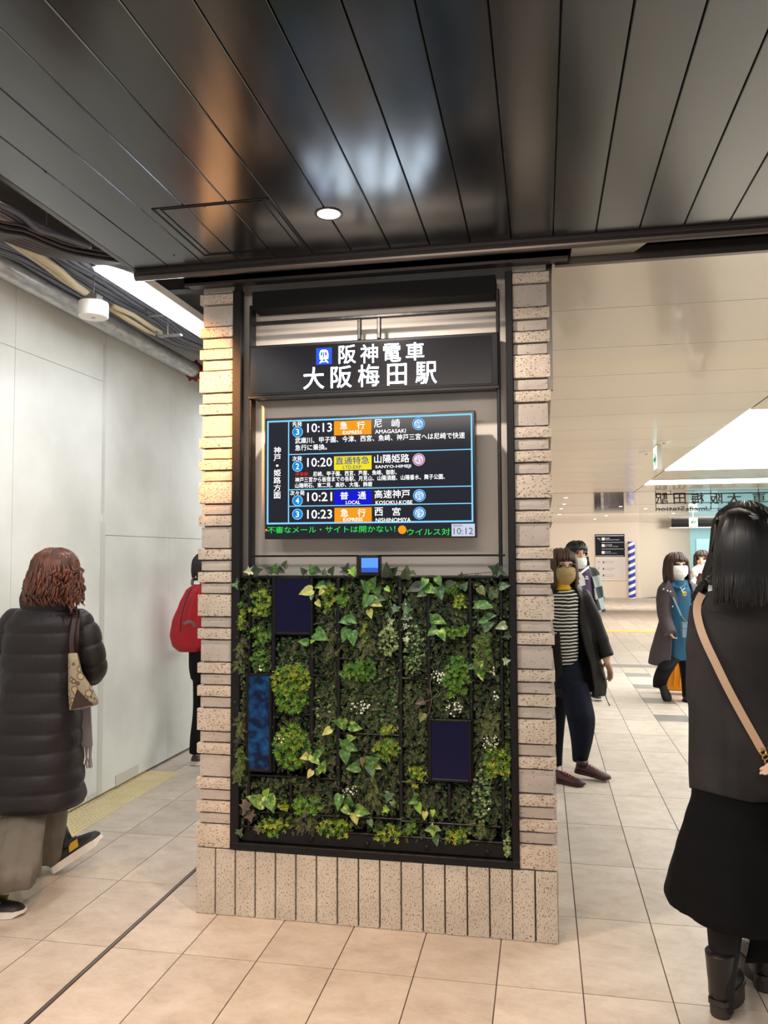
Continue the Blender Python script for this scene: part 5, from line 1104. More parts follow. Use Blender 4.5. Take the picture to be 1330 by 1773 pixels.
def folds(amp, k_, seed=0, low=None):
    def f(th, py):
        a = amp*(1 if low is None else max(0, min(1, (py-low[0])/(low[1]-low[0])))); return a*(math.sin(k_*th+seed+py*.01)+.5*math.sin((k_*2+1)*th+seed*2-py*.013))
    return f
def quilt(seams, depth, extra=None):
    def f(th, py):
        for a, b_ in zip(seams[:-1], seams[1:]):
            if a <= py < b_:
                t = (py-a)/(b_-a); v = depth*(math.sin(PI*t)**.3-1); break
        else: v = 0
        return v+.012*math.sin(5*th+py*.09)+(extra(th, py) if extra else 0)
    return f

# ---------------------------------------------------------------- 1 woman in the long black quilted coat
D = 3.78
gl_ = at_z(-2, 1584); gr_ = at_z(96, 1512)
P = thing('person', at_z(50, 1548), 'woman walking away in a long black quilted coat with curly brown hair', 'person')
hc = J(99, 994, D); hs = .225
seams = [1020, 1062, 1093, 1128, 1159, 1193, 1227, 1261, 1293, 1327, 1359, 1392]
coat = Loft([(1050, 40, 122, 0, .75), (1062, 22, 140, 0, .62), (1080, 12, 148, 0, .62), (1100, 6, 148, 0, .62), (1130, 3, 146, 0, .62), (1160, 3, 142, 0, .66), (1200, 1, 140, 0, .72), (1240, -6, 139, 0, .78), (1280, -14, 139, 0, .8), (1320, -22, 141, 0, .82), (1360, -28, 144, 0, .82), (1383, -30, 146, 0, .82), (1392, -26, 142, 0, .80)], D)
mb = MB(); coat.add(mb, 64, 2., quilt(seams, .085))
arm = smoothpath([J(136, 1074, D), J(150, 1095, D), J(158, 1125, D+.0), J(163, 1152, D+.03), J(158, 1166, D+.12), J(146, 1160, D+.24)], 10); n_ = len(arm)
mb.tube(arm, [(.062 if k_ < 44 else .055)*(1-.17*(1-abs(math.sin(PI*(k_+3)/10.))**.35)) for k_ in range(n_)], 20); mb.sph(arm[0], .058); mb.sph(arm[-1], .05)
arm2 = smoothpath([J(26, 1074, D), J(8, 1100, D+.02), J(-2, 1140, D+.05), J(0, 1175, D+.14), J(12, 1190, D+.26)], 10)
mb.tube(arm2, [.060*(1-.17*(1-abs(math.sin(PI*(k_+3)/10.))**.35)) for k_ in range(len(arm2))], 20); mb.sph(arm2[-1], .05); mb.sph(arm2[0], .06)
remesh(mb, 'quilted_coat', 'puffer_black', P, .006, 1, .3)
col = MB(); Loft([(1013, 50, 108, 0, .85), (1022, 41, 118, 0, .85), (1036, 37, 124, 0, .85), (1050, 38, 127, 0, .82), (1060, 44, 124, 0, .8)], D).add(col, 40, 3, folds(.015, 3))
remesh(col, 'collar', 'collar_knit', P, .008, 2)
bd = MB(); add_head(bd, hc, 140, hs)
bd.chain([(J(92, 1030, D), .05), (J(86, 1075, D), .06), (J(80, 1150, D), .08), (J(72, 1290, D), .08)])
bd.chain([(J(136, 1082, D), .035), (J(162, 1150, D+.02), .036), (J(142, 1162, D+.30), .028)]); bd.chain([(J(28, 1086, D), .034), (J(0, 1150, D+.05), .034), (J(18, 1190, D+.34), .028)])
add_hand(bd, J(142, 1162, D+.31), -RV*.5+FV, ZV, .16, .6, 1); add_hand(bd, J(18, 1190, D+.35), RV*.3+FV, ZV, .16, .6, -1)
af = gl_+ZV*.10+RV*.06-RV*.03; kn = J(38, 1420, D-.08)
bd.chain([(J(52, 1320, D-.04), .085), (kn, .055), (gl_+ZV*.15-RV*.05, .030)])
ar_ = gr_+ZV*.13+RV*.04; bd.chain([(J(92, 1320, D+.06), .085), (J(96, 1420, D+.12), .055), (gr_+ZV*.20, .030)])
remesh(bd, 'body', 'skin', P, .006, 1)
sk_ = MB(); sk_.chain([(gl_+ZV*.16-RV*.05, .036), (gl_+ZV*.05-RV*.07, .034)]); sk_.build('sock', 'sneaker_black', P, smooth=True)
sk_ = MB(); sk_.chain([(gr_+ZV*.24+RV*.0, .036), (gr_+ZV*.15+RV*.045, .034)]); sk_.build('sock', 'sneaker_black', P, smooth=True)
# wide trousers
mb = MB()
def legrows(pts): return pts
def legloft(mb, pts, n=36, fold=None):   # pts: (px centre, py, depth, half width m, ratio)
    R_ = []; S = smoothpath([Vector((p[0], p[1], p[2])) for p in pts], 8); W_ = smoothpath([Vector((p[3], p[4], 0)) for p in pts], 8)
    for q, w_ in zip(S, W_):
        c = at_depth(q.x, q.y, q.z); R_.append([c+RV*w_.x*(1+(fold(2*PI*i/n, q.y) if fold else 0))*math.cos(2*PI*i/n)+FV*w_.x*w_.y*(1+(fold(2*PI*i/n, q.y) if fold else 0))*math.sin(2*PI*i/n) for i in range(n)])
    mb.rings(R_)
dl = (gl_-CAM).dot(FW); dr2 = (gr_-CAM).dot(FW)
legloft(mb, [(48, 1360, D-.03, .10, .9), (44, 1400, D-.06, .098, .95), (34, 1450, lerp(D, dl, .5), .105, 1), (22, 1495, dl+.03, .115, 1), (14, 1530, dl+.02, .122, 1)], fold=folds(.12, 5, 1, (1375, 1450)))
legloft(mb, [(86, 1360, D+.03, .08, .9), (88, 1400, D+.06, .08, 1), (84, 1450, lerp(D, dr2, .5), .078, 1), (80, 1490, dr2+.02, .080, 1.1)], fold=folds(.12, 4, 2, (1375, 1450)))
remesh(mb, 'wide_trousers', 'wide_trousers', P, .008, 1)
add_shoe(P, gl_-RV*.14+ZV*.002, RV, .25, .045, 'sneaker_black', 'sole_white', .075, 'sneaker_black', extra='patch_gold')
add_shoe(P, gr_-RV*.005+ZV*.004, (RV*.80+ZV*.50+FV*.25), .26, .048, 'sneaker_black', 'sole_white', .105, 'sneaker_black', extra='patch_gold', up=ZV-RV*.5, ankle=.02, thick=.034)
add_hair(P, hc, 140, hs, 'brown_hair', .60, 420, 3, 38, .05, .13, .12, .006)
q = random.Random(8); mb = MB()
for k_ in range(70):     # loose curls over the collar, most of them at her right
    s0 = 100+q.uniform(-45, 38) if k_ > 30 else q.uniform(112, 138); y0 = q.uniform(985, 1012); A_ = q.uniform(2, 6); ph = q.uniform(0, 6)
    L_ = q.uniform(25, 42) if k_ > 30 else q.uniform(40, 62)
    t0 = (s0-97)/42; dd = -.10*math.sqrt(max(0, 1-min(1, t0*t0)))-.02
    mb.tube([J(s0+A_*math.sin(ph+j_*1.1)+(j_*1.0 if k_ <= 30 else t0*j_*.8), min(y0+L_*j_/8, 1062), D+dd+.012*math.cos(ph+j_*1.2)) for j_ in range(9)], [.006]*6+[.005, .003, .001], 6)
mb.build('loose_curls', 'brown_hair', P, smooth=True)
mb = MB(); ribbon(mb, [J(140, 1170, D+.10), J(146, 1210, D+.10), J(148, 1250, D+.08), J(150, 1292, D+.07)], .055, .012)
sc_ = mb.build('scarf', 'scarf_grey', P)
mb = MB()
for k_ in range(9): a = J(141+k_*2.2, 1292, D+.07); mb.tube([a, a+Vector((q.uniform(-.01, .01), 0, -.05)), a+Vector((q.uniform(-.02, .02), 0, -.09-q.uniform(0, .02)))], .003, 5)
mb.build('fringe', 'scarf_grey', sc_)
MB().tube([J(62, 1016, D-.07), J(78, 1014, D-.11), J(94, 1018, D-.11)], [.008, .014, .006], 8).build('inner_collar', 'white_cloth', P, smooth=True)
# her bag
dB = D-.10
bg = thing('shoulder_bag', J(142, 1228, dB), 'tan and brown patterned tote hanging from the shoulder of the woman in the quilted coat', 'bag')
fr0 = [(118, 1131), (133, 1130), (141, 1165), (158, 1190), (169, 1212), (168, 1220), (140, 1228), (120, 1230), (118, 1195)]
mb = MB(); A_ = [J(a, b_, dB-.03) for a, b_ in fr0]; B_ = [J(a+2, b_, dB+.07) for a, b_ in fr0]; n = len(fr0); C0 = [J(a, b_, dB-.045) for a, b_ in [((x-141)*.8+141, (y-1190)*.8+1190) for x, y in fr0]]
mb.rings([C0, A_, B_]); o = remesh(mb, 'bag_body', 'monogram_canvas', bg, .006, 2)
MB().prism([J(a, b_, dB-.052) for a, b_ in ((133, 1194), (122, 1229), (160, 1221))], FV*.012).build('corner_patch', 'bag_brown', bg)
mb = MB(); ribbon(mb, [J(125, 1134, dB-.02), J(124, 1110, D-.12), coat.surf(127, 1085, -1, .02), coat.surf(130, 1066, -1, .02), J(131, 1054, D-.02), J(133, 1062, D+.09)], .020, .005); mb.build('strap', 'bag_brown', bg)
mb = MB(); ribbon(mb, [J(132, 1134, dB+.05), J(133, 1110, D-.10), coat.surf(134, 1085, -1, .022), coat.surf(136, 1068, -1, .022), J(136, 1058, D-.02), J(137, 1064, D+.09)], .018, .005); mb.build('strap', 'bag_brown', bg)

# ---------------------------------------------------------------- 2 person with the red rucksack behind the pillar
D = 5.95; gp_ = at_z(340, 1326)
P = thing('person', gp_, 'person in red jacket and black trousers half hidden behind the pillar', 'person')
bd = MB(); h2 = J(362, 985, D); add_head(bd, h2, 120, .22); bd.chain([(J(364, 1000, D), .05), (J(366, 1040, D), .07), (J(366, 1110, D), .08), (J(366, 1150, D), .08)])
bd.chain([(J(345, 1035, D), .045), (J(342, 1075, D+.05), .036), (J(362, 1100, D+.12), .028)]); bd.chain([(J(388, 1035, D), .045), (J(394, 1075, D+.05), .036), (J(388, 1110, D+.16), .028)])
add_hand(bd, J(362, 1100, D+.13), RV+FV, ZV, .16, .5, 1); add_hand(bd, J(388, 1110, D+.17), FV, RV, .16, .5, -1)
bd.chain([(J(358, 1150, D), .085), (J(352, 1225, D+.0), .055), (J(343, 1300, (gp_-CAM).dot(FW)), .034)]); bd.chain([(J(375, 1150, D), .085), (J(380, 1225, D+.1), .055), (J(385, 1295, D+.3), .034)])
remesh(bd, 'body', 'skin', P, .007, 1)
add_hair(P, h2, 120, .22, 'black_hair', .3, 90, 6, 50, .1)
mb = MB(); jk = Loft([(1010, 345, 385, 0, .9), (1030, 335, 397, 0, .7), (1070, 334, 400, 0, .7), (1120, 335, 398, 0, .75), (1150, 336, 396, 0, .75)], D); jk.add(mb, 36, 3, folds(.02, 4))
mb.tube([J(345, 1032, D), J(341, 1075, D+.05), J(360, 1100, D+.12)], [.06, .052, .045], 14); mb.tube([J(388, 1032, D), J(396, 1075, D+.05), J(388, 1110, D+.16)], [.06, .052, .045], 14)
remesh(mb, 'jacket', 'jacket_red', P, .009, 2)
mb = MB(); legloft(mb, [(366, 1125, D, .165, .75), (366, 1155, D, .165, .75), (366, 1175, D, .15, .8)]); 
legloft(mb, [(356, 1160, D, .095, 1), (352, 1225, D, .075, 1), (345, 1275, (gp_-CAM).dot(FW), .065, 1), (342, 1304, (gp_-CAM).dot(FW), .060, 1)]); legloft(mb, [(376, 1160, D, .095, 1), (380, 1225, D+.1, .075, 1), (385, 1292, D+.3, .060, 1)])
remesh(mb, 'trousers', 'trousers_black', P, .009, 1)
add_shoe(P, gp_-RV*.02+ZV*.004, RV*.5+FV, .25, .045, 'sneaker_grey', 'sole_white', .07); q = at_z(383, 1308); add_shoe(P, q+ZV*.004, RV*.5+FV, .25, .045, 'sneaker_grey', 'sole_white', .07)
bk = thing('rucksack', J(318, 1128, D), 'bright red rucksack on the back of the person behind the pillar', 'rucksack')
mb = MB(); Loft([(1012, 334, 352, 0, .9), (1022, 322, 352, 0, 1.1), (1045, 311, 352, 0, 1.0), (1075, 299, 352, 0, .85), (1100, 295, 352, 0, .8), (1118, 299, 352, 0, .8), (1128, 310, 350, 0, .7)], D-.06).add(mb, 36, 3, folds(.02, 3))
remesh(mb, 'pack_body', 'backpack_red', bk, .008, 3)
mb = MB(); ribbon(mb, [J(332, 1018, D-.2), J(322, 1040, D-.21), J(314, 1070, D-.22), J(312, 1095, D-.2)], .008, .004); mb.build('zip', 'bag_brown', bk)
mb = MB(); ribbon(mb, [J(333, 1012, D-.05), J(334, 1004, D-.02), J(342, 1003, D+.02)], .02, .01); mb.build('haul_loop', 'strap_grey', bk); mb = MB(); ribbon(mb, [J(338, 1085, D-.2), J(330, 1076, D-.22), J(318, 1080, D-.22)], .02, .006); mb.build('side_strap', 'strap_grey', bk)

# ---------------------------------------------------------------- 3 woman with beige mask and striped jumper
D = 5.55
gf = at_z(993, 1352)
P = thing('person', at_z(985, 1350), 'woman in beige mask, striped jumper and open black coat striding past the pillar', 'person')
hc = J(973, 983, D); hs = .245
bd = MB(); add_head(bd, hc, 8, hs)
bd.chain([(J(972, 1010, D+.02), .045), (J(975, 1035, D), .06), (J(978, 1090, D), .065), (J(980, 1150, D), .07)])
bd.chain([(J(1010, 1032, D), .048), (J(1034, 1090, D+.02), .038), (J(1050, 1140, D-.02), .028)]); add_hand(bd, J(1051, 1143, D-.02), RV*.28-ZV, RV+FV*.3, .165, .45, -1)
bd.chain([(J(942, 1035, D), .048), (J(932, 1095, D+.03), .038), (J(938, 1148, D-.1), .028)]); add_hand(bd, J(938, 1150, D-.1), -ZV, -RV, .165, .45, 1)
dF = (gf-CAM).dot(FW)
bd.chain([(J(993, 1170, D), .06), (J(1005, 1245, D-.12), .05), (J(1004, 1315, D-.05), .034)]); bd.chain([(J(968, 1170, D), .06), (J(962, 1235, D+.08), .045), (J(960, 1325, D+.15), .034)])
remesh(bd, 'body', 'skin', P, .006, 1); face_parts(P, hc, 8, hs, lips=False)
face_mask(P, hc, 8, hs, 'mask_beige', .02, big=1.03)
add_hair(P, hc, 8, hs, 'ash_hair', .62, 150, 12, 42, .22, .012, .04, .009)
mb = MB(); f_, r_ = facing(8)
for sg in (-1, 1):
    c = hc+r_*sg*.165*hs+f_*.45*hs+ZV*.01*hs; mb.tube([c+r_*.12*hs*math.cos(2*PI*k_/20)+ZV*.10*hs*math.sin(2*PI*k_/20) for k_ in range(21)], .0022, 6)
mb.tube([hc-r_*.045*hs+f_*.46*hs+ZV*.02*hs, hc+r_*.045*hs+f_*.46*hs+ZV*.02*hs], .002, 6)
mb.build('glasses', 'glasses_metal', P)
mb = MB(); Loft([(1002, 962, 986, 0, 1.), (1012, 961, 986, 0, 1.05), (1021, 958, 990, 0, 1.)], D-.035).add(mb, 24, 3); mb.build('neck_warmer', 'knit_mustard', P, smooth=True)
mb = MB(); st_ = Loft([(1017, 957, 994, 0, .9), (1030, 948, 1003, 0, 1.0), (1080, 948, 1001, 0, 1.0), (1120, 950, 1001, 0, 1.0), (1148, 955, 1000, 0, 1.0), (1152, 958, 997, 0, 1.0)], D-.005); st_.add(mb, 36, 3, folds(.012, 3)); remesh(mb, 'jumper', 'striped_knit', P, .008, 2)
# open coat: right and left front panels, sleeves
mb = MB()
def shell(mb, rows, d0, t0, t1, th=.018, n=16, step=4, amp=.01):    # rows like Loft, angle range in degrees (0 right, 90 far side, 270 near side)
    L_ = Loft(rows, d0); a = rows[0][0]; b_ = rows[-1][0]; m_ = int((b_-a)/step); R_ = []
    for k_ in range(m_+1):
        py = lerp(a, b_, k_/m_); _, l, r, dd, ra = L_.at(py); d = d0+dd; A_ = (r-l)/2*d/FPX; B_ = A_*ra; c = at_depth((l+r)/2, py, d); o_ = []; i_ = []
        for j_ in range(n+1):
            t = math.radians(lerp(t0, t1, j_/n)); w_ = amp*math.sin(t*5+py*.05)
            o_.append(c+RV*(A_+w_)*math.cos(t)+FV*(B_+w_)*math.sin(t)); i_.append(c+RV*(A_+w_-th)*math.cos(t)+FV*(B_+w_-th)*math.sin(t))
        R_.append(o_+i_[::-1])
    mb.rings(R_)
crow = [(1008, 948, 1000, .02, .85), (1020, 942, 1010, .02, .85), (1036, 940, 1018, .02, .8), (1070, 940, 1020, .02, .8), (1110, 938, 1028, .02, .8), (1150, 936, 1042, .04, .75), (1185, 938, 1050, .05, .72), (1203, 945, 1048, .05, .7)]
shell(mb, crow, D, -62, 244, amp=.008)
mb.tube(smoothpath([J(1008, 1034, D), J(1022, 1064, D+.01), J(1033, 1092, D+.02), J(1044, 1120, D-.0), J(1051, 1138, D-.02)], 5), [.064]*8+[.060]*6+[.054]*6+[.050], 18); mb.sph(J(1008, 1034, D), .064)
mb.tube(smoothpath([J(946, 1036, D), J(936, 1064, D+.01), J(931, 1095, D+.03), J(937, 1140, D-.1)], 5), [.062]*8+[.056]*7+[.05], 18); mb.sph(J(946, 1036, D), .062)
remesh(mb, 'coat', 'coat_black', P, .0085, 1)
mb = MB(); mb.tube([J(1048, 1203, D-.02), J(1052, 1214, D-.02), J(1056, 1222, D-.02)], [.004, .003, .005], 6); mb.build('drawcord', 'strap_grey', P)
mb = MB(); legloft(mb, [(979, 1140, D, .10, .9), (981, 1165, D, .115, .9), (984, 1190, D, .12, .95)])
legloft(mb, [(993, 1180, D-.02, .098, 1), (1000, 1215, D-.08, .098, 1), (1006, 1245, D-.12, .094, 1), (1007, 1280, D-.10, .074, 1), (1004, 1318, D-.05, .050, 1)], fold=folds(.03, 3, 1))
legloft(mb, [(968, 1180, D+.02, .09, 1), (962, 1230, D+.08, .075, 1), (960, 1290, D+.12, .06, 1), (961, 1325, D+.15, .05, 1)], fold=folds(.03, 3, 2))
remesh(mb, 'jeans', 'denim_navy', P, .0085, 1)
hl = J(996, 1336, D-.08); add_shoe(P, hl-ZV*.0, (RV*.92-ZV*.16-FV*.35), .235, .044, 'shoe_maroon', 'shoe_maroon', .065, 'lace_red', ankle=.02, thick=.02)
q = at_z(956, 1352); add_shoe(P, q+FV*.0+ZV*.002, (RV*.5-FV*.4), .235, .044, 'shoe_maroon', 'shoe_maroon', .065, 'lace_red', thick=.02)

# ---------------------------------------------------------------- 4 young man in plaid coat
D = 7.9
P = thing('person', at_z(1008, 1210), 'young man with black hair, lowered white mask and open grey plaid coat', 'person')
hc = J(999, 959, D); hs = .235
bd = MB(); add_head(bd, hc, 14, hs); bd.chain([(J(1000, 980, D+.02), .055), (J(1001, 998, D), .07), (J(1002, 1040, D), .075), (J(1003, 1078, D), .08)])
for sx, px in ((1, 1028), (-1, 974)): bd.chain([(J(1001+sx*24, 996, D), .05), (J(1003+sx*32, 1035, D+.04), .04), (J(1003+sx*28, 1062, D-.04), .03)]); add_hand(bd, J(1003+sx*28, 1066, D-.05), -ZV, RV*sx, .17, .5, -sx)
for sx in (1, -1): bd.chain([(J(1003+sx*10, 1085, D), .09), (J(1004+sx*13, 1140, D-.05), .06), (J(1006+sx*13, 1196, D), .038)])
remesh(bd, 'body', 'skin', P, .007, 1); face_parts(P, hc, 14, hs)
face_mask(P, hc, 14, hs, 'mask_white', .20, big=1.04)
add_hair(P, hc, 14, hs, 'black_hair', .10, 150, 22, 60, .16, .0, .02, .012)
mb = MB(); f_, r_ = facing(14)
for sg in (-1, 1):
    c = hc+r_*sg*.165*hs+f_*.43*hs+ZV*.01*hs; mb.tube([c+r_*.115*hs*math.cos(2*PI*k_/16)+ZV*.08*hs*math.sin(2*PI*k_/16) for k_ in range(17)], .002, 5)
mb.build('glasses', 'glasses_metal', P)
mb = MB(); Loft([(978, 985, 1014, 0, .8), (990, 975, 1026, 0, .75), (1040, 976, 1028, 0, .8), (1074, 978, 1028, 0, .8)], D).add(mb, 36, 3, folds(.015, 4)); remesh(mb, 'sweatshirt', 'purple_cloth', P, .009, 2)
mb = MB()
for u0, z0, w_, h_ in ((1014, 997, 4, 3), (1013, 1001, 6, 2)): a = J(u0, z0, D-.19); mb.box((a.x, a.y-.01, a.z-h_*.0057), (a.x+w_*.0057, a.y, a.z))
mb.build('chest_print', 'print_white', P)
mb = MB(); shell(mb, [(976, 983, 1017, .02, .9), (985, 972, 1026, .02, .8), (1000, 968, 1032, .02, .75), (1030, 966, 1040, .02, .7), (1055, 962, 1047, .02, .68), (1060, 962, 1047, .02, .68)], D, -52, 232, amp=.008)
for sx in (1, -1): mb.tube([J(1001+sx*24, 994, D), J(1003+sx*32, 1034, D+.04), J(1003+sx*29, 1056, D-.03)], [.075, .07, .065], 16); mb.sph(J(1001+sx*24, 994, D), .07)
remesh(mb, 'plaid_coat', 'plaid_grey', P, .010, 1)
mb = MB(); mb.tube([J(1008, 972, D+.0), J(1016, 968, D+.02), J(1018, 978, D-.03)], [.02, .035, .02], 8); mb.build('coat_collar', 'coat_black', P, smooth=True)
mb = MB(); legloft(mb, [(1003, 1055, D, .15, .75), (1003, 1085, D, .155, .75), (1003, 1100, D, .14, .8)])
for sx in (1, -1): legloft(mb, [(1003+sx*10, 1092, D, .09, 1), (1004+sx*13, 1140, D-.05, .075, 1), (1006+sx*13, 1198, D, .06, 1)])
remesh(mb, 'trousers', 'trousers_black', P, .010, 1)
for sx in (1, -1): q = at_z(1006+sx*13, 1207); add_shoe(P, q+ZV*.003, -FV+RV*.2, .26, .047, 'sneaker_black', 'sole_white', .075, name='shoe')
mbx = MB(); ribbon(mbx, [J(1004, 994, D-.21), J(1016, 984, D-.16), J(1020, 982, D-.02)], .02, .006)
sb = thing('printed_tote', J(992, 1022, D-.28), 'white printed tote held in front of the young man in plaid', 'bag')
mb = MB(); mb.prism([J(a, b_, D-.24) for a, b_ in ((984, 1004), (1004, 990), (1012, 1000), (1014, 1013), (996, 1018), (984, 1020))], FV*.03); mb.build('tote_body', 'white_cloth', sb); mbx.build('strap', 'white_cloth', sb)
mb = MB(); mb.prism([J(a, b_, D-.245) for a, b_ in ((996, 1005), (1003, 999), (1005, 1002), (998, 1008))], FV*.004); mb.build('orange_print', 'print_orange', sb)
mb = MB(); mb.prism([J(a, b_, D-.245) for a, b_ in ((993, 1010), (1001, 1006), (1004, 1011), (997, 1015))], FV*.004); mb.build('black_print', 'letter_black', sb)

# ---------------------------------------------------------------- 5 woman in plum coat and teal dress
D = 8.3
P = thing('person', at_z(1175, 1212), 'woman in white mask, plum coat and teal dress walking towards the viewer', 'person')
hc = J(1172, 981, D); hs = .27
bd = MB(); add_head(bd, hc, 4, hs); bd.chain([(J(1174, 1006, D+.02), .05), (J(1175, 1025, D), .07), (J(1177, 1080, D), .08), (J(1178, 1130, D), .08)])
bd.chain([(J(1152, 1022, D), .05), (J(1152, 1065, D), .04), (J(1158, 1092, D-.11), .028)]); add_hand(bd, J(1159, 1094, D-.11), RV*.4-ZV*.7-FV*.1, -RV+ZV*.5, .13, .9, 1)
bd.chain([(J(1200, 1022, D), .05), (J(1206, 1065, D), .04), (J(1206, 1100, D-.1), .028)]); add_hand(bd, J(1206, 1102, D-.1), -ZV, RV, .16, .5, -1)
bd.chain([(J(1168, 1135, D), .07), (J(1151, 1160, D-.13), .05), (J(1143, 1180, D+.06), .034)]); bd.chain([(J(1188, 1135, D), .09), (J(1192, 1172, D-.05), .06), (J(1194, 1208, D), .036)])
remesh(bd, 'body', 'skin', P, .007, 1); face_parts(P, hc, 4, hs, lips=False); face_mask(P, hc, 4, hs, 'mask_white', .0, big=1.06)
add_hair(P, hc, 4, hs, 'dark_brown_hair', .62, 150, 31, 44, .20, .01, .10, .012)
mb = MB(); Loft([(1000, 1165, 1184, 0, 1), (1010, 1163, 1186, 0, 1)], D-.02).add(mb, 20, 3); mb.build('inner_collar', 'white_cloth', P, smooth=True)
mb = MB(); dr_ = Loft([(1004, 1160, 1190, 0, .9), (1012, 1157, 1193, 0, .8), (1024, 1152, 1198, 0, .8), (1070, 1155, 1200, 0, .85), (1110, 1152, 1202, 0, .85), (1141, 1150, 1205, 0, .85)], D-.02); dr_.add(mb, 36, 3, folds(.03, 5, 1, (1020, 1120)))
mb.tube([J(1160, 1008, D-.05), J(1166, 1016, D-.13), J(1178, 1018, D-.15), J(1188, 1012, D-.10)], .018, 10)
remesh(mb, 'teal_dress', 'dress_teal', P, .009, 2)
mb = MB(); shell(mb, [(1002, 1155, 1194, .03, .8), (1012, 1146, 1204, .03, .8), (1026, 1142, 1208, .03, .8), (1070, 1142, 1210, .03, .78), (1105, 1134, 1216, .03, .76), (1135, 1127, 1222, .03, .76), (1150, 1124, 1224, .03, .76)], D, -62, 240, amp=.01)
mb.tube(smoothpath([J(1152, 1022, D-.02), J(1149, 1045, D-.02), J(1152, 1070, D-.04), J(1160, 1098, D-.13)], 5), [.078]*5+[.072]*5+[.07]*5+[.072], 18); mb.sph(J(1152, 1022, D-.02), .075)
mb.tube(smoothpath([J(1200, 1022, D), J(1206, 1060, D), J(1206, 1098, D-.1)], 5), [.075]*5+[.07]*5+[.066], 18); mb.sph(J(1200, 1022, D), .075)
remesh(mb, 'plum_coat', 'coat_plum', P, .009, 1)
mb = MB(); mb.prism([J(a, b_, D-.20) for a, b_ in ((1158, 1004), (1163, 1012), (1176, 1040), (1170, 1046), (1160, 1028), (1150, 1018))], FV*.03); mb.build('lapel', 'coat_plum', P)
mb = MB()
for a, b_ in ((1149, 1020), (1156, 1023), (1161, 1024), (1165, 1050)): mb.sph(J(a, b_, D-.215), .008, 8, 6)
mb.build('buttons', 'print_white', P)
mb = MB(); legloft(mb, [(1177, 1125, D, .15, .75), (1177, 1142, D, .14, .8)])
legloft(mb, [(1168, 1132, D-.02, .095, 1), (1152, 1158, D-.15, .085, 1), (1144, 1176, D-.02, .075, 1), (1142, 1190, D+.08, .065, 1)]); legloft(mb, [(1189, 1132, D, .095, 1), (1193, 1172, D-.05, .08, 1), (1194, 1208, D, .07, 1)])
remesh(mb, 'trousers', 'trousers_black', P, .009, 1)
add_shoe(P, J(1144, 1180, D+.06)-ZV*0, (-ZV*.85+RV*.25-FV*.2), .22, .045, 'sneaker_black', 'trousers_black', .06, up=-FV+ZV*.2, thick=.015); q = at_z(1192, 1217); add_shoe(P, q+ZV*.002+FV*.1, (-FV+RV*.35), .23, .045, 'sneaker_black', 'trousers_black', .065, thick=.015)
mb = MB(); mb.tube([J(1178, 1017, D-.17), J(1182, 1022, D-.19), J(1186, 1018, D-.17)], .004, 6); mb.tube([J(1180, 1022, D-.2), J(1184, 1026, D-.2)], .004, 6); mb.build('necklace_chain', 'pearl', P)
MB().lathe(J(1185, 1028, D-.215), [(.010, 0), (.024, .003), (.024, .008), (.014, .011)], 16, axis=-FV).build('pendant', 'gold', P)
bg = thing('small_bag', J(1188, 1104, D-.24), 'small grey blue bag on a chain worn by the woman in the plum coat', 'bag')
mb = MB(); mb.bbox((0, 0, 0), (.11, .05, .15)); mb.v = [J(1182, 1104, D-.26)+RV*v.x+FV*v.y+ZV*v.z for v in mb.v]; mb.build('bag_body', 'bag_blue', bg)
mb = MB(); mb.bbox((0, 0, 0), (.114, .01, .06)); mb.v = [J(1182, 1104, D-.265)+RV*(v.x-.002)+FV*(v.y-.004)+ZV*(v.z+.095) for v in mb.v]; mb.build('flap', 'bag_blue', bg)
mb = MB(); ribbon(mb, [J(1166, 1034, D-.22), J(1172, 1048, D-.24), J(1180, 1066, D-.25)], .018, .004); mb.build('strap', 'bag_blue', bg)
mb = MB()
for k_ in range(6): mb.lathe(J(1181+k_*1.6, 1067+k_*2.3, D-.26), [(.006, -.004), (.011, 0), (.006, .004)], 8, axis=RV)
mb.build('chain', 'gold', bg)

# ---------------------------------------------------------------- 6 woman with pink scarf, mostly hidden
D = 10.2
P = thing('person', at_z(1226, 1162), 'woman with a pale pink scarf and dark brown coat, half hidden in the background', 'person')
hc = J(1216, 969, D); hs = .22
bd = MB(); add_head(bd, hc, -30, hs); bd.chain([(J(1219, 990, D), .05), (J(1224, 1020, D), .07), (J(1226, 1060, D), .08), (J(1226, 1085, D), .08)])
for sx in (1, -1): bd.chain([(J(1224+sx*20, 1005, D), .05), (J(1225+sx*26, 1040, D), .038), (J(1226+sx*20, 1070, D-.1), .028)]); add_hand(bd, J(1226+sx*20, 1072, D-.1), -ZV, RV*sx, .16, .5, -sx); bd.chain([(J(1226+sx*9, 1090, D), .085), (J(1226+sx*10, 1125, D), .055), (J(1226+sx*9, 1154, D), .034)])
remesh(bd, 'body', 'skin', P, .008, 1); face_parts(P, hc, -30, hs)
add_hair(P, hc, -30, hs, 'dark_brown_hair', .5, 80, 41, 45, .18)
mb = MB(); Loft([(977, 1207, 1224, 0, 1), (985, 1204, 1228, 0, .95), (993, 1205, 1228, 0, .9)], D-.03).add(mb, 28, 2, folds(.05, 3)); mb.tube([J(1207, 984, D-.1), J(1203, 990, D-.16), J(1204, 998, D-.2)], [.04, .05, .03], 10); remesh(mb, 'scarf', 'scarf_pink', P, .009, 2)
mb = MB(); Loft([(990, 1207, 1240, 0, .8), (1002, 1200, 1247, 0, .65), (1050, 1202, 1250, 0, .65), (1110, 1196, 1256, 0, .7)], D).add(mb, 32, 3, folds(.02, 4))
for sx in (1, -1): mb.tube([J(1224+sx*20, 1003, D), J(1225+sx*26, 1040, D), J(1226+sx*20, 1068, D-.1)], [.07, .06, .055], 14)
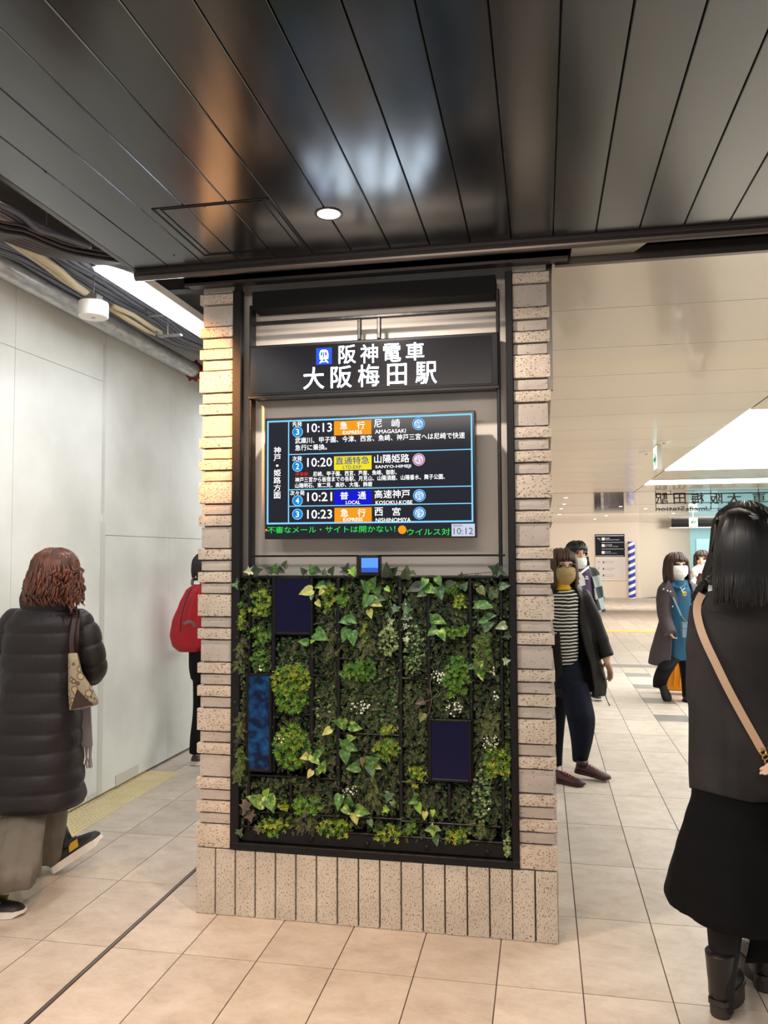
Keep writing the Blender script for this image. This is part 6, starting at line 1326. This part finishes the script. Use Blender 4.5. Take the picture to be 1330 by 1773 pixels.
remesh(mb, 'coat', 'coat_dark_brown', P, .010, 1)
mb = MB(); mb.tube([J(1202, 1002, D-.1), J(1199, 1010, D-.16), J(1200, 1020, D-.2)], [.03, .04, .03], 10); mb.build('white_sleeve', 'white_cloth', P, smooth=True)
mb = MB(); legloft(mb, [(1226, 1080, D, .14, .8), (1226, 1098, D, .14, .8)])
for sx in (1, -1): legloft(mb, [(1226+sx*9, 1090, D, .09, 1), (1226+sx*10, 1154, D, .06, 1)])
remesh(mb, 'trousers', 'trousers_black', P, .010, 1)
for sx in (1, -1): q = at_z(1226+sx*10, 1161); add_shoe(P, q+ZV*.003, -FV-RV*.3, .24, .042, 'sneaker_black', 'sole_white', .065)

# ---------------------------------------------------------------- orange suitcase
q0 = at_z(1176, 1204); dS = (q0-CAM).dot(FW)
t = thing('suitcase', q0, 'bright orange wheeled suitcase behind the legs of the woman in the plum coat', 'suitcase')
mb = MB(); W_, H_, T_ = .34, .52, .22
def sc_pt(u, v, w_): return q0+RV*(u*.94+w_*.30)+FV*(w_*.9-u*.3)+ZV*(v)+RV*(v*.10)
R_ = []
for w_ in (0, .02, .20, .22):
    e = .035 if w_ in (0, .22) else 0.; ring = []
    for cx_, cy_, a0 in ((W_/2-.06, H_-.02, 0), (-W_/2+.06, H_-.02, 90), (-W_/2+.06, .10, 180), (W_/2-.06, .10, 270)):
        for k_ in range(5): a = math.radians(a0+22.5*k_); ring.append(sc_pt(cx_+(.06-e*.5)*math.cos(a), cy_+(.06-e*.5)*math.sin(a), w_))
    R_.append(ring)
mb.rings(R_); mb.build('shell', 'suitcase_orange', t, smooth=False)
mb = MB()
for k_ in range(5): u = -.12+.06*k_; mb.tube([sc_pt(u, .10, -.004), sc_pt(u, .50, -.004)], .008, 6)
mb.build('ribs', 'suitcase_orange', t)
for u, w_ in ((-.12, .03), (.12, .03), (-.12, .19), (.12, .19)): c = sc_pt(u, .02, w_); c.z = .022; mb = MB().lathe(c-RV*.012, [(.015, 0), (.022, .002), (.022, .022), (.015, .024)], 14, axis=RV); mb.tube([c, c+ZV*.05], .008, 6); mb.build('wheel', 'wheel_red', t)
mb = MB(); ribbon(mb, [sc_pt(-.08, .58, .11), sc_pt(-.08, .86, .11), sc_pt(.08, .86, .11), sc_pt(.08, .58, .11)], .016, .01); mb.build('pull_handle', 'sneaker_grey', t)

# ---------------------------------------------------------------- 7 long haired woman in the right foreground
D = 2.74
gh = at_z(1243, 1766)
P = thing('person', at_z(1258, 1755), 'woman seen from behind with long black hair, charcoal jacket and black skirt at right edge', 'person')
hc = J(1288, 935, D); hs = .235
jr = [(1012, 1248, 1328, 0, .7), (1022, 1226, 1350, 0, .65), (1036, 1212, 1365, 0, .6), (1060, 1203, 1375, 0, .6), (1110, 1197, 1382, 0, .60), (1180, 1196, 1384, 0, .62), (1260, 1197, 1386, 0, .64), (1330, 1196, 1388, 0, .66), (1366, 1197, 1388, 0, .66)]
jk = Loft(jr, D); mb = MB()
jk.add(mb, 64, 5, lambda th, py: .012*math.sin(3*th+py*.01)+(.05 if False else 0)-.045*math.exp(-((th-4.15)/.10)**2)*max(0, min(1, (py-1150)/120))-.02*math.exp(-((th-5.3)/.12)**2)*max(0, min(1, (py-1150)/120)), hem=lambda th: -.012*math.sin(3*th))
sl = smoothpath([J(1222, 1050, D), J(1215, 1120, D+.0), J(1213, 1200, D+.03), J(1217, 1270, D+.10)], 8); mb.tube(sl, [.052]*10+[.048]*8+[.042]*7, 20)
sl2 = smoothpath([J(1362, 1050, D), J(1372, 1120, D+.0), J(1374, 1200, D-.03), J(1362, 1270, D-.16)], 8); mb.tube(sl2, [.052]*10+[.048]*8+[.042]*7, 20)
remesh(mb, 'jacket', 'jacket_charcoal', P, .0075, 2)
mb = MB(); mb.tube([jk.surf(px, 1060+2*math.sin(px*.05), -1, -.002) for px in range(1226, 1340, 8)], .0016, 5); mb.build('yoke_seam', 'jacket_charcoal', P)
sk = Loft([(1345, 1202, 1380, 0, .6), (1380, 1200, 1384, 0, .62), (1420, 1188, 1392, 0, .68), (1470, 1174, 1400, 0, .74), (1520, 1163, 1406, 0, .78), (1552, 1158, 1412, 0, .8), (1562, 1160, 1410, 0, .8)], D)
def hem7(th):     # lower at the near side, cut higher at her left
    c_, s_ = math.cos(th), math.sin(th); return -.035*max(0, -s_)**1.2-.02*max(0, c_+.2)
mb = MB(); sk.add(mb, 72, 4, folds(.035, 5, 2.2, (1360, 1540)), hem=hem7)
pn = MB(); pn.rings([[J(a, py, D-.06+z_) for a, z_ in ((l, 0), ((l+1420)/2, -.04), (1420, 0), (1420, .03), ((l+1420)/2, -.01), (l, .03))] for py, l in ((1380, 1300), (1450, 1302), (1520, 1304), (1580, 1303), (1620, 1300), (1650, 1294), (1668, 1289))])
mb.add(pn.v, pn.f)
remesh(mb, 'skirt', 'skirt_black', P, .009, 1)
bd = MB(); add_head(bd, hc, 175, hs)
bd.chain([(J(1286, 985, D), .055), (J(1287, 1040, D), .06), (J(1290, 1150, D), .07), (J(1290, 1330, D), .07)])
bd.chain([(J(1224, 1062, D), .030), (J(1214, 1180, D+.03), .028), (J(1222, 1275, D+.12), .026)]); add_hand(bd, J(1222, 1277, D+.12), -ZV*.8+FV*.5+RV*.2, -RV, .165, .6, 1)
bd.chain([(J(1360, 1062, D), .030), (J(1372, 1160, D-.01), .026), (J(1370, 1215, D-.05), .024), (J(1362, 1272, D-.165), .024)]); add_hand(bd, J(1362, 1276, D-.17), -ZV*.8-RV*.3, RV, .165, .6, -1)
dh = (gh-CAM).dot(FW)
remesh(bd, 'body', 'skin', P, .006, 1)
mb = MB(); mb.chain([(J(1262, 1340, D), .07), (J(1260, 1530, D-.02), .062), (J(1255, 1600, D-.02), .060), (J(1253, 1700, dh+.03), .038), (J(1253, 1740, dh+.03), .036)])
mb.chain([(J(1325, 1340, D), .07), (J(1335, 1530, D+.1), .058), (J(1340, 1640, D+.25), .05), (J(1342, 1690, D+.3), .036)]); remesh(mb, 'tights', 'tights', P, .008, 1)
def boot(heel, td):
    td = Vector(td).normalized(); s_ = td.cross(ZV); o = add_shoe(P, heel+ZV*.045, td, .24, .036, 'boot_leather', 'boot_sole', .085, 'boot_leather', thick=.016, name='boot')
    mb = MB(); R_ = []
    for z_, w_, l_, off in ((.046, .037, .045, .048), (.07, .041, .056, .052), (.10, .041, .058, .052), (.13, .042, .055, .045), (.17, .044, .053, .042), (.20, .046, .055, .040), (.205, .046, .055, .040)):
        R_.append([heel+td*off+ZV*z_+s_*w_*math.cos(2*PI*i/20)+td*l_*math.sin(2*PI*i/20) for i in range(20)])
    mb.rings(R_); mb.build('shaft', 'boot_leather', o, smooth=True)
    mb = MB(); mb.rings([[heel+td*(.034+r_*math.sin(2*PI*i/16)*1.0)+s_*r_*math.cos(2*PI*i/16)+ZV*z_ for i in range(16)] for z_, r_ in ((.001, .031), (.006, .033), (.052, .034))]); mb.build('heel', 'boot_sole', o)
    mb = MB(); mb.rings([[heel+td*(.155+.085*math.sin(2*PI*i/16))+s_*.040*math.cos(2*PI*i/16)+ZV*z_ for i in range(16)] for z_ in (.001, .018)]); mb.rings([[heel+td*(.155+.085*math.sin(2*PI*i/16))+s_*.040*math.cos(2*PI*i/16)+ZV*z_ for i in range(16)] for z_ in (.018, .05)]); mb.build('platform', 'boot_sole', o)
    mb = MB()
    for k_ in range(5): c = heel+td*(.105-.003*k_)+ZV*(.10+.022*k_); mb.tube([c-s_*.02, c+td*.006, c+s_*.02], .003, 5)
    c = heel+td*.10+ZV*.195; mb.tube([c, c+s_*.03+td*.02+ZV*.01, c+s_*.04+td*.01-ZV*.02], .0025, 5); mb.build('laces', 'letter_black', o)
boot(gh, RV*.62+FV*.78); boot(at_z(1330, 1722), RV*.1+FV)
add_hair(P, hc, 175, hs, 'black_hair', .58, 300, 51, 30, .1, .008, .10, .009)
q = random.Random(9); mb = MB()
for k_ in range(46):     # strands blown forward to her left
    a = q.uniform(0, 1); y0 = q.uniform(900, 960); mb.tube(smoothpath([J(1244-3*a, y0, D-.05*a), J(1236-4*a, y0+50, D-.05), J(1226-8*a, 1000, D-.02), J(1208+26*a, 1022+q.uniform(-8, 12), D+.02), J(1196+34*a, 1032+q.uniform(-8, 14), D+.03)], 4), [.008]*8+[.007]*5+[.004]*3+[.001], 6)
for k_ in range(230):
    x0 = q.uniform(1240, 1345); t0 = (x0-1290)/58; dd = -.168*math.sqrt(max(0, 1-t0*t0))-.012
    mb.tube(smoothpath([J(1280+(x0-1280)*.25, 880+abs(x0-1280)*.05, D-.01), J(1280+(x0-1280)*.55, 888+abs(x0-1280)*.1, D+dd*.60-.03), J(1280+(x0-1280)*.85, 910+abs(x0-1280)*.1, D+dd*.95), J(x0, 948, D+dd*1.03), J(x0+3*t0, 990, D+dd*1.05), J(x0+5*t0+q.uniform(-4, 4), 1030+q.uniform(-4, 22), D+dd*1.05-.01)], 4), [.009]*16+[.007]*3+[.004, .001], 6)
mb.build('long_strands', 'black_hair', P, smooth=True)
mb = MB(); mb.rings([[J(a, py, D-z_) for a, z_ in ((l, .01), (r, .05), (r, .04), (l, .0))] for py, l, r in ((982, 1236, 1246), (1000, 1230, 1246), (1018, 1226, 1248), (1024, 1226, 1250))]); mb.build('inner_collar', 'white_cloth', P)
bg = thing('crossbody_bag', J(1362, 1400, D-.22), 'crossbody bag with a beige leather strap worn by the long haired woman at right', 'bag')
mb = MB(); pts = [(1216, 1028), (1209, 1042), (1207, 1060), (1212, 1085), (1222, 1112), (1240, 1150), (1262, 1195), (1288, 1243), (1310, 1282), (1320, 1300)]
ribbon(mb, [jk.surf(a, b_, -1, .010) for a, b_ in pts], .025, .004, nrm=-FV-RV*.25); mb.build('strap', 'strap_beige', bg)
mb = MB()
for k_ in range(9): c = jk.surf(1321+k_*4.5, 1302+k_*8.5, -1, .018); mb.tube([c+RV*.010*math.cos(2*PI*i/10)+ZV*.010*math.sin(2*PI*i/10)+(-FV)*.004*((k_ % 2)*2-1)*math.sin(2*PI*i/10) for i in range(11)], .0028, 6)
mb.build('chain', 'gold', bg)
mb = MB(); mb.bbox((0, 0, 0), (.19, .07, .14), .012); mb.v = [J(1352, 1452, D-.30)+RV*v.x+FV*v.y+ZV*v.z for v in mb.v]; mb.build('bag_body', 'strap_beige', bg)
bpy.data.scenes.remove(TMP)
